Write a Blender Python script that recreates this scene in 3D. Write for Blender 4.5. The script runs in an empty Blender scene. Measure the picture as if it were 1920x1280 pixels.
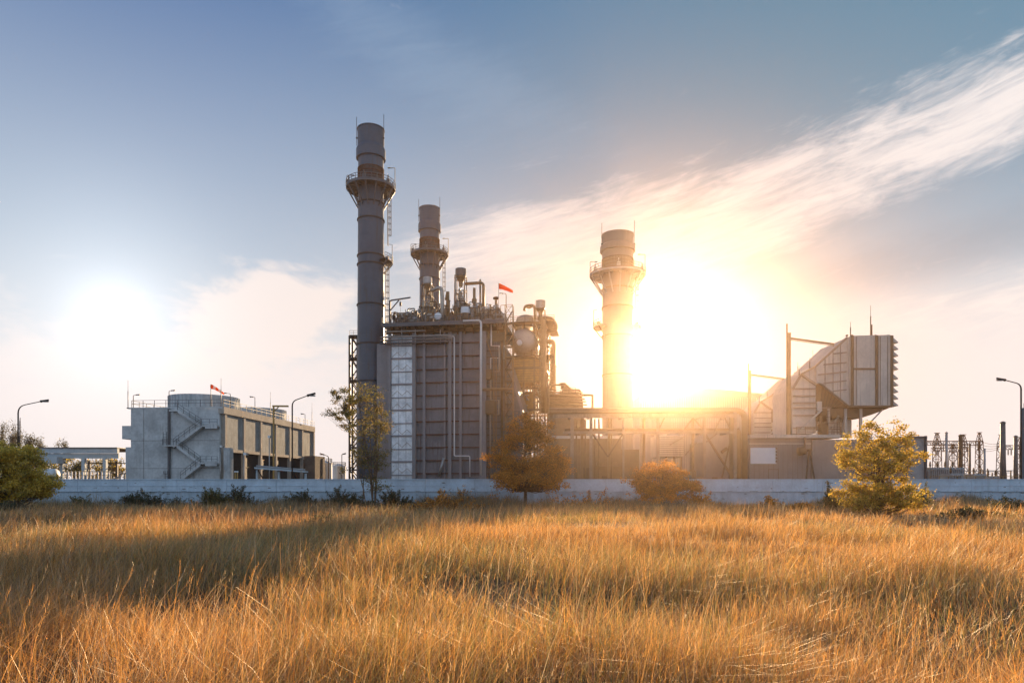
import bpy, math, random
import numpy as np
from mathutils import Vector, Matrix
R = math.radians
sc = bpy.context.scene
F = 1280.0; CX = 960.0; HY = 908.0; EYE = 1.7      # measured: focal length, centre, horizon and eye height

# ------------------------------------------------------------------ camera, sky, sun, exposure
cam_d = bpy.data.cameras.new("camera"); cam = bpy.data.objects.new("camera", cam_d)
sc.collection.objects.link(cam); sc.camera = cam
cam.location = (0, 0, EYE); cam.rotation_euler = (R(90), 0, 0)
cam_d.sensor_width = 36; cam_d.lens = 36 * F / 1920; cam_d.shift_y = (HY - 640) / 1920
cam_d.clip_start = 0.1; cam_d.clip_end = 6000
sc.view_settings.view_transform = 'Standard'; sc.view_settings.look = 'None'
sc.view_settings.gamma = 1; sc.view_settings.exposure = EXPOSURE = 1.2
sc.cycles.use_denoising = True
sc.cycles.max_bounces = 6; sc.cycles.diffuse_bounces = 3; sc.cycles.glossy_bounces = 2
sc.cycles.transmission_bounces = 4; sc.cycles.transparent_max_bounces = 8; sc.cycles.volume_bounces = 1
sc.cycles.caustics_reflective = False; sc.cycles.caustics_refractive = False
SUN_AZ, SUN_EL = 12.35, 10.4                          # degrees right of the view axis, above the horizon

class V:
    """a node socket with arithmetic"""
    def __init__(s, nt, o): s.nt = nt; s.o = o
    def _m(s, op, *a, clamp=False):
        n = s.nt.nodes.new('ShaderNodeMath'); n.operation = op; n.use_clamp = clamp
        for i, v in enumerate((s,) + a):
            if isinstance(v, V): s.nt.links.new(v.o, n.inputs[i])
            else: n.inputs[i].default_value = v
        return V(s.nt, n.outputs[0])
    def __add__(s, b): return s._m('ADD', b)
    __radd__ = __add__
    def __mul__(s, b): return s._m('MULTIPLY', b)
    __rmul__ = __mul__
    def __sub__(s, b): return s._m('SUBTRACT', b)
    def __rsub__(s, b): return (s * -1) + b
    def __truediv__(s, b): return s._m('DIVIDE', b)
    def smooth(s, a, b):
        n = s.nt.nodes.new('ShaderNodeMapRange'); n.interpolation_type = 'SMOOTHSTEP'
        s.nt.links.new(s.o, n.inputs[0]); n.inputs[1].default_value = a; n.inputs[2].default_value = b
        if a > b:
            n.inputs[1].default_value = b; n.inputs[2].default_value = a; n.inputs[3].default_value = 1; n.inputs[4].default_value = 0
        return V(s.nt, n.outputs[0])
class NT:
    def __init__(s, nt): s.nt = nt
    def new(s, t, **k):
        n = s.nt.nodes.new(t)
        for a, b in k.items(): setattr(n, a, b)
        return n
    def link(s, a, b): s.nt.links.new(a.o if isinstance(a, V) else a, b)
    def v(s, o): return V(s.nt, o)
    def xyz(s, vec):
        n = s.new('ShaderNodeSeparateXYZ'); s.link(vec, n.inputs[0]); return [s.v(o) for o in n.outputs]
    def comb(s, x, y, z):
        n = s.new('ShaderNodeCombineXYZ')
        for i, q in enumerate((x, y, z)):
            if isinstance(q, V): s.link(q, n.inputs[i])
            else: n.inputs[i].default_value = q
        return n.outputs[0]
    def noise(s, vec, scale, detail=4, rough=.55, dist=0.0, lac=2.0):
        n = s.new('ShaderNodeTexNoise'); n.inputs['Scale'].default_value = scale
        n.inputs['Detail'].default_value = detail; n.inputs['Roughness'].default_value = rough
        n.inputs['Distortion'].default_value = dist; n.inputs['Lacunarity'].default_value = lac
        if vec is not None: s.link(vec, n.inputs['Vector'])
        return s.v(n.outputs[0])
    def mix(s, fac, a, b, mode='MIX'):
        n = s.new('ShaderNodeMix', data_type='RGBA', blend_type=mode)
        for i, q in ((0, fac), (6, a), (7, b)):
            if isinstance(q, V): s.link(q, n.inputs[i])
            elif hasattr(q, 'links'): s.link(q, n.inputs[i])
            elif i == 0: n.inputs[i].default_value = q
            else: n.inputs[i].default_value = (*q, 1)
        return n.outputs[2]

w = bpy.data.worlds.new("World"); sc.world = w; w.use_nodes = True
w.node_tree.nodes.clear(); n = NT(w.node_tree)
def c3(r, g, b):                                       # a picture value (0..255) as linear light at this exposure
    f = lambda c: ((c / 255 + .055) / 1.055) ** 2.4 if c > 10 else c / 255 / 12.92
    k = 2 ** -EXPOSURE
    return (f(r) * k, f(g) * k, f(b) * k)
tc = n.new('ShaderNodeTexCoord'); dx, dy, dz = n.xyz(tc.outputs['Generated'])
az = dx._m('ARCTAN2', dy) * (180 / math.pi)            # degrees right of +Y
el = dz._m('ARCSINE') * (180 / math.pi)
sky = n.new('ShaderNodeTexSky', sky_type='NISHITA'); sky.sun_disc = False
sky.sun_elevation = R(SUN_EL); sky.sun_rotation = R(SUN_AZ); sky.air_density = 1.3; sky.dust_density = 1.6; sky.ozone_density = 2.0
SKY_K = 0.10                                           # strength of the Nishita sky
K = 1 / SKY_K
def cc(*c): return tuple(q * K for q in c3(*c))        # cloud colours in the same units
def bump(ca, ce, ra, re, tilt=0.0):                    # soft patch in azimuth/elevation
    a = az - ca; e = el - ce
    ct, st = math.cos(R(tilt)), math.sin(R(tilt))
    p = (a * ct + e * st) * (1 / ra); q = (e * ct - a * st) * (1 / re)
    return (p * p + q * q)
def soft(d2): return (d2 * -1)._m('EXPONENT')
front = dy.smooth(-.1, .35)
# clear sky: the physical sky, tinted towards the hazy blue of the evening
cool = n.mix(el.smooth(2, 46), cc(214, 226, 236), cc(0, 88, 156))
rightside = az.smooth(-30, 25)
cool = n.mix(rightside * el.smooth(5, 30) * .75, cool, cc(84, 136, 160))
base = n.mix(.95, sky.outputs[0], cool)
# wisps: noise drawn out along the streak direction
wa = az * math.cos(R(12)) + el * math.sin(R(12)); we = el * math.cos(R(12)) - az * math.sin(R(12))
warp = n.noise(n.comb(az * .06, el * .06, 3.1), 1.0, 4) - .5
wv = n.comb(wa * .045 + warp * .6, we * .16 + warp * .9, 1.7)
wisp = n.noise(wv, 1.0, 9, .62, .35)
fine = n.noise(n.comb(wa * .26 + warp * 2, we * .85, 8.2), 1.0, 9, .65, .5)
billow = (n.noise(n.comb(az * .17 + warp, el * .30 + warp, 5.0), 1.0, 10, .62, .3) - .5) * 1.35 + .5
fil = n.noise(n.comb(wa * .20 + warp * 2.2, we * 1.5 + warp * 1.6, 4.4), 1.0, 10, .64, .6)
wf = ((wisp * .45 + fine * .30 + fil * .25) - .5) * 1.7 + .5
streak = soft(bump(22, 22.0, 19, 3.5, 7)) + soft(bump(2, 19.0, 12, 3.4, 2)) * .85 + soft(bump(38, 25.0, 9, 2.8, 8)) * .5 + soft(bump(38, 11.6, 15, 3.2, -1)) * 1.0 + soft(bump(18, 18.4, 11, 2.6, 12)) * .55
m1 = (streak * .72 + wf * 1.5 - .96).smooth(.0, .72) * (fil.smooth(.28, .64) * .30 + .70)
low = el.smooth(19, 4)
m2 = (low * .85 + billow * .9 - .72).smooth(0, .5) * .9
veil = soft(bump(30, 15, 22, 4, 6))
m3 = (soft(bump(-20, 12.5, 7.5, 4.2, 18)) * .8 + billow * .95 - .70).smooth(0, .34) * .9
thin = (soft(bump(-8, 32, 22, 3.2, -22)) * .6 + wf - .62).smooth(0, .6) * .30
grey = (soft(bump(33, 16.2, 17, 3.2, 8)) * .9 + soft(bump(6, 22, 9, 2.6, 4)) * .5 + wf * .6 - .64).smooth(0, .7) * .5
col = n.mix(grey * front, base, cc(132, 150, 168))
col = n.mix(thin * front, col, cc(160, 182, 206))
col = n.mix(el.smooth(19, 2) * (az.smooth(-40, 12) * .45 + .45) * front, col, cc(253, 243, 240))
col = n.mix(m2 * front, col, cc(250, 240, 238))
col = n.mix(m3 * front, col, cc(253, 241, 236))
col = n.mix(m1 * front, col, cc(250, 242, 240))
# bright aureole round the sun and the second bright spot behind the thin cloud on the left
cd = math.cos(R(SUN_EL)); sd = (math.sin(R(SUN_AZ)) * cd, math.cos(R(SUN_AZ)) * cd, math.sin(R(SUN_EL)))
ang = (dx * sd[0] + dy * sd[1] + dz * sd[2])._m('MINIMUM', 1.0)._m('ARCCOSINE') * (180 / math.pi)
# sky colour darkened around the sun to offset the glare added by the haze
th = ((ang * ang) * (-1 / (2 * 11.0 ** 2)))._m('EXPONENT') * .46
col = n.mix(th, col, cc(120, 96, 84))
g1 = ((ang * ang) * (-1 / (2 * 2.0 ** 2)))._m('EXPONENT') * 1.4 + ((ang * ang) * (-1 / (2 * 4.5 ** 2)))._m('EXPONENT') * .03
col = n.mix(1.0, col, n.mix(1.0, (K * .85, K * .95, K * 1.3), g1, 'MULTIPLY'), 'ADD')
g2 = soft(bump(-30.2, 11.9, 2.6, 2.6)) * .15 + soft(bump(-30.2, 12.5, 7, 7.5)) * .11
col = n.mix(1.0, col, n.mix(1.0, (K * .95, K * .98, K), g2, 'MULTIPLY'), 'ADD')
# unseen sky and cloud banks opposite the sun, brightened to light the facing walls
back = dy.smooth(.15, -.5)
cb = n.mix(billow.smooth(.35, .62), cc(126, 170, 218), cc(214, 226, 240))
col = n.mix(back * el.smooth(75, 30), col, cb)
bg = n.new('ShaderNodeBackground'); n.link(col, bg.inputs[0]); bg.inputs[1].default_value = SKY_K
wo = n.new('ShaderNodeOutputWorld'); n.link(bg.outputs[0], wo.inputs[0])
w.cycles.sampling_method = 'MANUAL'; w.cycles.sample_map_resolution = 1024

sl = bpy.data.lights.new("sun", 'SUN'); sl.energy = 5.0; sl.angle = R(.5); sl.color = (1, .70, .41)
so = bpy.data.objects.new("sun", sl); sc.collection.objects.link(so)
so.rotation_euler = Vector(sd).to_track_quat('Z', 'Y').to_euler(); so.location = (30, 140, 200)

# ------------------------------------------------------------------ mesh helpers
class MB:
    def __init__(s): s.v = []; s.f = []; s.s = []; s.i = []
    def add(s, vs, fs, sm=False):
        b = len(s.v); s.i.append(b); s.v += [tuple(p) for p in vs]
        s.f += [tuple(b + i for i in f) for f in fs]; s.s += [sm] * len(fs); return s
    def box(s, x0, x1, y0, y1, z0, z1):
        if x0 > x1: x0, x1 = x1, x0
        if y0 > y1: y0, y1 = y1, y0
        if z0 > z1: z0, z1 = z1, z0
        return s.add([(x0,y0,z0),(x1,y0,z0),(x1,y1,z0),(x0,y1,z0),(x0,y0,z1),(x1,y0,z1),(x1,y1,z1),(x0,y1,z1)],
                     [(0,3,2,1),(4,5,6,7),(0,1,5,4),(1,2,6,5),(2,3,7,6),(3,0,4,7)])
    def prism(s, poly, y0, y1):                        # polygon in x,z extruded along y
        k = len(poly)
        vs = [(x, y0, z) for x, z in poly] + [(x, y1, z) for x, z in poly]
        fs = [tuple(range(k)), tuple(range(2*k-1, k-1, -1))] + [(i, i+k, (i+1) % k + k, (i+1) % k) for i in range(k)]
        return s.add(vs, fs)
    def bar(s, p, q, a, b=None):
        b = b or a; p = Vector(p); q = Vector(q); d = (q-p).normalized()
        up = Vector((0,0,1)) if abs(d.z) < .95 else Vector((0,1,0))
        x = d.cross(up).normalized() * (a/2); y = x.cross(d).normalized() * (b/2)
        vs = [p-x-y, p+x-y, p+x+y, p-x+y, q-x-y, q+x-y, q+x+y, q-x+y]
        return s.add(vs, [(0,3,2,1),(4,5,6,7),(0,1,5,4),(1,2,6,5),(2,3,7,6),(3,0,4,7)])
    def tube(s, pts, r, n=8, bend=0.0, r1=None, cap=True):
        P = [Vector(p) for p in pts]
        if bend:
            Q = [P[0]]
            for i in range(1, len(P)-1):
                a = (P[i-1]-P[i]); c = (P[i+1]-P[i]); t = min(bend, a.length*.45, c.length*.45)
                a = P[i]+a.normalized()*t; c = P[i]+c.normalized()*t
                for k in range(6):
                    u = k/5; Q.append(a*(1-u)**2 + P[i]*2*u*(1-u) + c*u*u)
            P = Q + [P[-1]]
        m = len(P); rings = []; prev = None
        for i, p in enumerate(P):
            d = (P[min(i+1, m-1)] - P[max(i-1, 0)]).normalized()
            if prev is None:
                up = Vector((0,0,1)) if abs(d.z) < .9 else Vector((1,0,0)); x = d.cross(up).normalized()
            else: x = (prev - d*prev.dot(d)).normalized()
            prev = x; y = d.cross(x); rr = r if r1 is None else r + (r1-r)*i/(m-1)
            rings += [p + (x*math.cos(2*math.pi*k/n) + y*math.sin(2*math.pi*k/n))*rr for k in range(n)]
        fs = [(i*n+k, i*n+(k+1) % n, (i+1)*n+(k+1) % n, (i+1)*n+k) for i in range(m-1) for k in range(n)]
        s.add(rings, fs, True)
        if cap: b = len(s.v)-m*n; s.f += [tuple(b+k for k in range(n-1,-1,-1)), tuple(b+(m-1)*n+k for k in range(n))]; s.s += [False]*2
        return s
    def lathe(s, x, y, prof, n=40, a0=0.0, a1=360.0, cap=True):
        full = abs(a1-a0-360) < 1e-6; k = n if full else n+1
        cs = [(math.cos(R(a0+(a1-a0)*i/n)), math.sin(R(a0+(a1-a0)*i/n))) for i in range(k)]
        for (r0, z0), (r1, z1) in zip(prof, prof[1:]):
            vs = [(x+c*r0, y+t*r0, z0) for c, t in cs] + [(x+c*r1, y+t*r1, z1) for c, t in cs]
            s.add(vs, [(i, (i+1) % k, (i+1) % k + k, i+k) for i in range(n if full else n)], True)
        if cap and full:
            for r, z in (prof[0], prof[-1]):
                if r > 1e-3: s.add([(x+c*r, y+t*r, z) for c, t in cs], [tuple(range(k))])
        return s
    def drum(s, p, q, r, n=24, dome=0.25):             # horizontal vessel with domed ends
        P = Vector(p); Q = Vector(q); d = (Q-P).normalized(); L = []
        for t, f in ((-dome, .02), (-dome*.8, .55), (-dome*.4, .88), (0, 1)): L.append((P+d*r*t, f))
        for t, f in ((0, 1), (dome*.4, .88), (dome*.8, .55), (dome, .02)): L.append((Q+d*r*t, f))
        x = d.cross(Vector((0,0,1))); x = x.normalized() if x.length > .1 else Vector((1,0,0)); y = d.cross(x)
        vs = [c + (x*math.cos(2*math.pi*k/n)+y*math.sin(2*math.pi*k/n))*r*f for c, f in L for k in range(n)]
        return s.add(vs, [(i*n+k, i*n+(k+1) % n, (i+1)*n+(k+1) % n, (i+1)*n+k) for i in range(7) for k in range(n)], True)
    def rail(s, pts, h=1.1, step=1.8, r=.035, rails=(1.0, .55)):
        for p, q in zip(pts, pts[1:]):
            p = Vector(p); q = Vector(q); L = (q-p).length; k = max(1, round(L/step))
            for i in range(k+1):
                a = p.lerp(q, i/k); s.bar(a, a+Vector((0,0,h)), r*1.6)
            for f in rails: s.bar(p+Vector((0,0,h*f)), q+Vector((0,0,h*f)), r*1.5)
        return s
    def ladder(s, x, y, z0, z1, side=(1, 0), w=.5, cage=True, r=.03, step=.45):
        sx, sy = side; px, py = -sy, sx
        for k in (-.5, .5): s.bar((x+px*w*k, y+py*w*k, z0), (x+px*w*k, y+py*w*k, z1), r*2)
        z = z0
        while z < z1: s.bar((x-px*w/2, y-py*w/2, z), (x+px*w/2, y+py*w/2, z), r*1.2); z += step
        if cage:
            C = [(x + sx*.75*math.sin(t) + px*.4*math.cos(t), y + sy*.75*math.sin(t) + py*.4*math.cos(t)) for t in (0, .6, 1.2, 1.57, 1.94, 2.54, math.pi)]
            for a in C[1:-1:1]: s.bar((a[0], a[1], z0+2.2), (a[0], a[1], z1), r*1.1)
            z = z0+2.2
            while z < z1:
                for a, b in zip(C, C[1:]): s.bar((a[0], a[1], z), (b[0], b[1], z), r*1.6)
                z += 1.3
        return s
    def lattice(s, x, y, z0, z1, w0, w1, seg, r=.05, panels=None):
        k = panels or max(1, round((z1-z0)/seg))
        C = lambda t: [(x+a*(w0+(w1-w0)*t)/2, y+b*(w0+(w1-w0)*t)/2, z0+(z1-z0)*t) for a, b in ((-1,-1),(1,-1),(1,1),(-1,1))]
        for i in range(k):
            A = C(i/k); B = C((i+1)/k)
            for j in range(4):
                s.bar(A[j], B[j], r*1.6); s.bar(B[j], B[(j+1) % 4], r)
                s.bar(A[j], B[(j+1) % 4], r) if (i+j) % 2 else s.bar(A[(j+1) % 4], B[j], r)
        return s
    def truss(s, p, q, h, seg, r=.05):                 # flat lattice girder, bottom chord p-q, height h
        p = Vector(p); q = Vector(q); L = (q-p).length; k = max(2, round(L/seg)); U = Vector((0,0,h))
        s.bar(p, q, r*1.7); s.bar(p+U, q+U, r*1.7)
        for i in range(k):
            a = p.lerp(q, i/k); b = p.lerp(q, (i+1)/k)
            s.bar(a, a+U, r); s.bar(a, b+U, r) if i % 2 else s.bar(a+U, b, r)
        s.bar(q, q+U, r); return s
    def mesh(s, name):
        me = bpy.data.meshes.new(name); me.from_pydata(s.v, [], s.f)
        me.polygons.foreach_set('use_smooth', s.s); me.update(); return me

M = {}
def link(o): sc.collection.objects.link(o); return o
def pieces(mb):
    """split an MB into its far-apart pieces (each becomes a part of its own)"""
    st = np.array(mb.i); k = len(st)
    if k < 2 or k > 1500: return [mb]
    V_ = np.array(mb.v); en = np.append(st[1:], len(V_))
    lo = np.array([V_[a:b].min(0) for a, b in zip(st, en)]); hi = np.array([V_[a:b].max(0) for a, b in zip(st, en)]); size = (hi-lo).max(1)
    par = list(range(k))
    def find(a):
        while par[a] != a: par[a] = par[par[a]]; a = par[a]
        return a
    for a in range(k-1):
        gap = np.maximum(0, np.maximum(lo[a]-hi[a+1:], lo[a+1:]-hi[a])); near = np.sqrt((gap**2).sum(1)) <= np.maximum(.02, .5*np.maximum(size[a], size[a+1:]))
        for b in np.nonzero(near)[0]: par[find(int(b)+a+1)] = find(a)
    root = [find(a) for a in range(k)]; ids = sorted(set(root))
    if len(ids) < 2 or len(ids) > 60: return [mb]
    out = {r: MB() for r in ids}; of = [root[j] for j in np.searchsorted(st, [f[0] for f in mb.f], side='right')-1]
    newi = {}
    for a in range(k):
        m = out[root[a]]; b = len(m.v); m.i.append(b); m.v += mb.v[st[a]:en[a]]
        for q in range(st[a], en[a]): newi[q] = b+q-st[a]
    for f, sm, r in zip(mb.f, mb.s, of): out[r].f.append(tuple(newi[q] for q in f)); out[r].s.append(sm)
    return list(out.values())
def obj(name, mb, mat, parent=None, label=None):
    if isinstance(mb, MB) and parent is not None and mb.i and name not in ('trunk',):
        ps = pieces(mb)
        if len(ps) > 1:
            for q in ps[1:]: obj1(name, q, mat, parent, label)
            return obj1(name, ps[0], mat, parent, label)
    return obj1(name, mb, mat, parent, label)
def obj1(name, mb, mat, parent=None, label=None):
    o = bpy.data.objects.new(name, mb.mesh(name) if isinstance(mb, MB) else mb); link(o)
    o.data.materials.append(M[mat] if isinstance(mat, str) else mat)
    if parent is not None: o.parent = parent
    if label: o['label'] = label
    return o
def tag(o, label, cat, group=None):
    o['label'] = label; o['category'] = cat
    if group: o['group'] = group
    return o
def struct(name, mb, mat):
    o = obj(name, mb, mat); o['kind'] = 'structure'; return o
class Frame:
    """a ground frame (origin, turn); loc() finds the local x,z seen at a measured picture point on the plane y = ly"""
    def __init__(s, px, D, rz=0.0): s.x = (px-CX)*D/F; s.y = D; s.rz = R(rz); s.c = math.cos(s.rz); s.n = math.sin(s.rz)
    def loc(s, px, py, ly=0.0):
        k = (px-CX)/F                                   # world point t*(k,1); local y = -(X-x0)*sin + (Y-y0)*cos
        t = (ly + s.y*s.c - s.x*s.n) / (s.c - k*s.n)
        X = t*k - s.x; Y = t - s.y
        return (X*s.c + Y*s.n, EYE - (py-HY)*t/F)
    def X(s, px, ly=0.0): return s.loc(px, HY, ly)[0]
    def Z(s, px, py, ly=0.0): return s.loc(px, py, ly)[1]
def thing(name, label, cat, loc=(0,0,0), rz=0.0, group=None):
    o = bpy.data.objects.new(name, None); link(o); o.location = loc; o.rotation_euler = (0, 0, rz); o.empty_display_size = 1
    return tag(o, label, cat, group)
def fthing(name, label, cat, fr, group=None): return thing(name, label, cat, (fr.x, fr.y, 0), fr.rz, group)
def dup(root, loc, label=None, rz=None, scale=None):
    r = root.copy(); link(r); r.location = loc
    if label: r['label'] = label
    if rz is not None: r.rotation_euler = (0, 0, rz)
    if scale: r.scale = scale
    for ch in list(root.children):
        c = ch.copy(); link(c); c.parent = r
        for g in ch.children: d = g.copy(); link(d); d.parent = c
    return r

# ------------------------------------------------------------------ materials
def mat(name, col, rough=.7, metal=0.0, var=.12, scale=.6, streak=0.0, spots=None, bumpy=0.0, spec=.3, vc=None, streak_col=None):
    m = bpy.data.materials.new(name); m.use_nodes = True; m.node_tree.nodes.clear(); n = NT(m.node_tree)
    g = n.new('ShaderNodeNewGeometry'); x, y, z = n.xyz(g.outputs['Position'])
    b = n.new('ShaderNodeBsdfPrincipled')
    nz = n.noise(g.outputs['Position'], scale, 6, .6); f2 = n.noise(g.outputs['Position'], scale*7, 4, .6)
    k = (nz*.7 + f2*.3).smooth(.3, .7)
    dk = tuple(c*(1-var*1.6) for c in col); lt = tuple(min(1, c*(1+var)) for c in col)
    c = n.mix(k, dk, lt)
    if streak:                                          # rain streaks running down
        s = n.noise(n.comb(x*2.2, y*2.2, z*.10), 1.0, 5, .6).smooth(.48, .72) * n.noise(n.comb(x*.3, y*.3, z*.3), 1.0, 2).smooth(.35, .6)
        c = n.mix(s*streak, c, streak_col or tuple(q*.45 for q in col))
    if spots:
        s = n.noise(n.comb(x*.9, y*.9, z*1.4), 1.0, 6, .7).smooth(.60, .66)
        c = n.mix(s*spots[1], c, spots[0])
    n.link(c, b.inputs['Base Color']); b.inputs['Roughness'].default_value = rough; b.inputs['Metallic'].default_value = metal
    b.inputs['Specular IOR Level'].default_value = spec
    if bumpy:
        bp = n.new('ShaderNodeBump'); bp.inputs['Strength'].default_value = bumpy; bp.inputs['Distance'].default_value = .05
        n.link(f2, bp.inputs['Height']); n.link(bp.outputs[0], b.inputs['Normal'])
    o = n.new('ShaderNodeOutputMaterial'); n.link(b.outputs[0], o.inputs[0]); M[name] = m; return m
def leafmat(name, tint=(1, 1, 1), trans=.5, gloss=.05):
    m = bpy.data.materials.new(name); m.use_nodes = True; m.node_tree.nodes.clear(); n = NT(m.node_tree)
    a = n.new('ShaderNodeAttribute'); a.attribute_name = 'tone'
    c = n.mix(1.0, a.outputs['Color'], tint, 'MULTIPLY')
    b = n.new('ShaderNodeBsdfDiffuse'); n.link(c, b.inputs[0])
    t = n.new('ShaderNodeBsdfTranslucent'); n.link(c, t.inputs[0])
    gl = n.new('ShaderNodeBsdfGlossy'); gl.inputs[1].default_value = .45; gl.inputs[0].default_value = (1, .93, .82, 1)
    x = n.new('ShaderNodeMixShader'); x.inputs[0].default_value = trans; n.link(b.outputs[0], x.inputs[1]); n.link(t.outputs[0], x.inputs[2])
    y = n.new('ShaderNodeMixShader'); y.inputs[0].default_value = gloss; n.link(x.outputs[0], y.inputs[1]); n.link(gl.outputs[0], y.inputs[2])
    o = n.new('ShaderNodeOutputMaterial'); n.link(y.outputs[0], o.inputs[0]); M[name] = m; return m
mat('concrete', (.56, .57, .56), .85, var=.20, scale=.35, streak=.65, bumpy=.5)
mat('concrete_warm_lit', (.44, .38, .32), .85, var=.16, scale=.5, streak=.4, bumpy=.4)  # warm light on the long side put into the concrete colour
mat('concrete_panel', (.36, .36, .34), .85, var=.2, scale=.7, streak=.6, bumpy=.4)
mat('concrete_dark', (.16, .13, .11), .9, var=.2, scale=.8, streak=.3)
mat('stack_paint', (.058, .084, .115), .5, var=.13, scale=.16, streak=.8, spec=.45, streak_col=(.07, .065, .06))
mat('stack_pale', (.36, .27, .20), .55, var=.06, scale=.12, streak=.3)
mat('cladding', (.185, .182, .195), .6, var=.16, scale=.3, streak=.7, streak_col=(.09, .055, .035))
mat('cladding_col', (.25, .235, .24), .55, var=.08, scale=.5, streak=.3)
mat('steel_grey', (.12, .12, .125), .55, .2, var=.12, scale=1.2)
mat('steel_dark', (.05, .047, .045), .6, .2, var=.2, scale=1.5)
mat('steel_brown', (.13, .075, .04), .6, .1, var=.2, scale=1.0, streak=.3)
mat('rust', (.12, .055, .035), .85, var=.3, scale=1.5)
mat('rail_paint', (.34, .31, .28), .5, .1, var=.1)
mat('galv', (.38, .36, .34), .38, .55, var=.12, scale=2.0)
mat('jacket', (.42, .36, .30), .35, .6, var=.1, scale=2.5)
mat('pipe_white', (.72, .70, .68), .4, .2, var=.06, scale=2.0)
mat('pipe_buff', (.30, .19, .10), .5, .2, var=.1, scale=1.0)
mat('yellow_steel', (.50, .30, .10), .6, var=.15, scale=1.0)
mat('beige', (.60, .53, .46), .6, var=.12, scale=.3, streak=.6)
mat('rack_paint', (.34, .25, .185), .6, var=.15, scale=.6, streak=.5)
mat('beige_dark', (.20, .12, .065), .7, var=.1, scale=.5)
mat('beige_wall', (.33, .27, .235), .75, var=.08, scale=.3, streak=.3)
mat('white_panel', (.85, .83, .82), .5, var=.03, scale=.5)
mat('wall_paint', (.58, .69, .78), .75, var=.12, scale=.8, streak=.6, spots=((.25, .20, .16), .0), bumpy=.3, streak_col=(.36, .42, .44))
mat('wall_paint_low', (.48, .58, .66), .8, var=.12, scale=1.2, streak=.6, spots=((.22, .22, .20), .5), bumpy=.4, streak_col=(.28, .32, .33))
mat('shed_paint', (.46, .53, .56), .6, var=.08, scale=.5, streak=.25)
mat('pillar_grey', (.22, .23, .25), .8, var=.12, scale=.8)
mat('trafo_grey', (.36, .36, .36), .6, var=.15, scale=.8)
mat('tank_white', (.70, .70, .68), .5, var=.05, scale=.5, streak=.2)
mat('ochre', (.42, .27, .10), .8, var=.2)
mat('bark', (.16, .115, .08), .9, var=.3, scale=8)
mat('glass_pane', (.85, .88, .90), .12, .0, var=.25, scale=.5, spec=.9)  # bright sky reflection painted in as a pale base colour
mat('lamp_glass', (.8, .8, .78), .3, var=.02)
def cloth(name, col):
    m = bpy.data.materials.new(name); m.use_nodes = True; m.node_tree.nodes.clear(); n = NT(m.node_tree)
    b = n.new('ShaderNodeBsdfDiffuse'); b.inputs[0].default_value = (*col, 1); t = n.new('ShaderNodeBsdfTranslucent'); t.inputs[0].default_value = (*col, 1)
    x = n.new('ShaderNodeMixShader'); x.inputs[0].default_value = .55; n.link(b.outputs[0], x.inputs[1]); n.link(t.outputs[0], x.inputs[2])
    o = n.new('ShaderNodeOutputMaterial'); n.link(x.outputs[0], o.inputs[0]); M[name] = m
cloth('sock_orange', (.95, .16, .03)); cloth('sock_white', (.85, .80, .74))
mat('soil', (.11, .065, .03), .95, var=.35, scale=1.0, bumpy=.5)
leafmat('leaf', trans=.55); leafmat('straw', trans=.55, gloss=.13)

def ribbons(name, P, H, ang, lean, width, col, curve=1.0, seg=4, mat='straw', parent=None, waz=None):
    """n blades as one mesh: P roots (n,3), H length, ang lean azimuth, lean sideways reach, width at the foot, col (n,3)"""
    k = len(P); t = np.linspace(0, 1, seg)
    dirx, diry = np.cos(ang), np.sin(ang)
    reach = lean[:, None] * t[None]**(1+curve)
    up = H[:, None] * (t[None] - .25*(lean/np.maximum(H, .01))[:, None]*t[None]**2)
    cx = P[:, 0, None] + dirx[:, None]*reach; cy = P[:, 1, None] + diry[:, None]*reach; cz = P[:, 2, None] + up
    wa = waz if waz is not None else np.random.rand(k)*math.pi
    wp = (1 - t[None]*.8) * width[:, None] * .5
    vx = np.stack([cx - np.cos(wa)[:, None]*wp, cx + np.cos(wa)[:, None]*wp], -1)
    vy = np.stack([cy - np.sin(wa)[:, None]*wp, cy + np.sin(wa)[:, None]*wp], -1)
    vz = np.stack([cz, cz], -1)
    co = np.stack([vx, vy, vz], -1).reshape(-1, 3)
    base = (np.arange(k)*seg*2)[:, None] + (np.arange(seg-1)*2)[None]
    q = np.stack([base, base+1, base+3, base+2], -1).reshape(-1, 4)
    return quads(name, co, q, np.repeat(col, seg-1, 0), mat, parent)
def quads(name, co, q, facecol, mat, parent=None):
    me = bpy.data.meshes.new(name); me.vertices.add(len(co)); me.vertices.foreach_set('co', co.astype(np.float32).ravel())
    me.loops.add(q.size); me.loops.foreach_set('vertex_index', q.astype(np.int32).ravel())
    me.polygons.add(len(q)); me.polygons.foreach_set('loop_start', (np.arange(len(q))*4).astype(np.int32))
    me.update(calc_edges=True)
    at = me.attributes.new('tone', 'FLOAT_COLOR', 'FACE')
    at.data.foreach_set('color', np.concatenate([facecol, np.ones((len(q), 1))], 1).astype(np.float32).ravel())
    o = bpy.data.objects.new(name, me); link(o); me.materials.append(M[mat])
    if parent is not None: o.parent = parent
    return o
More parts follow.
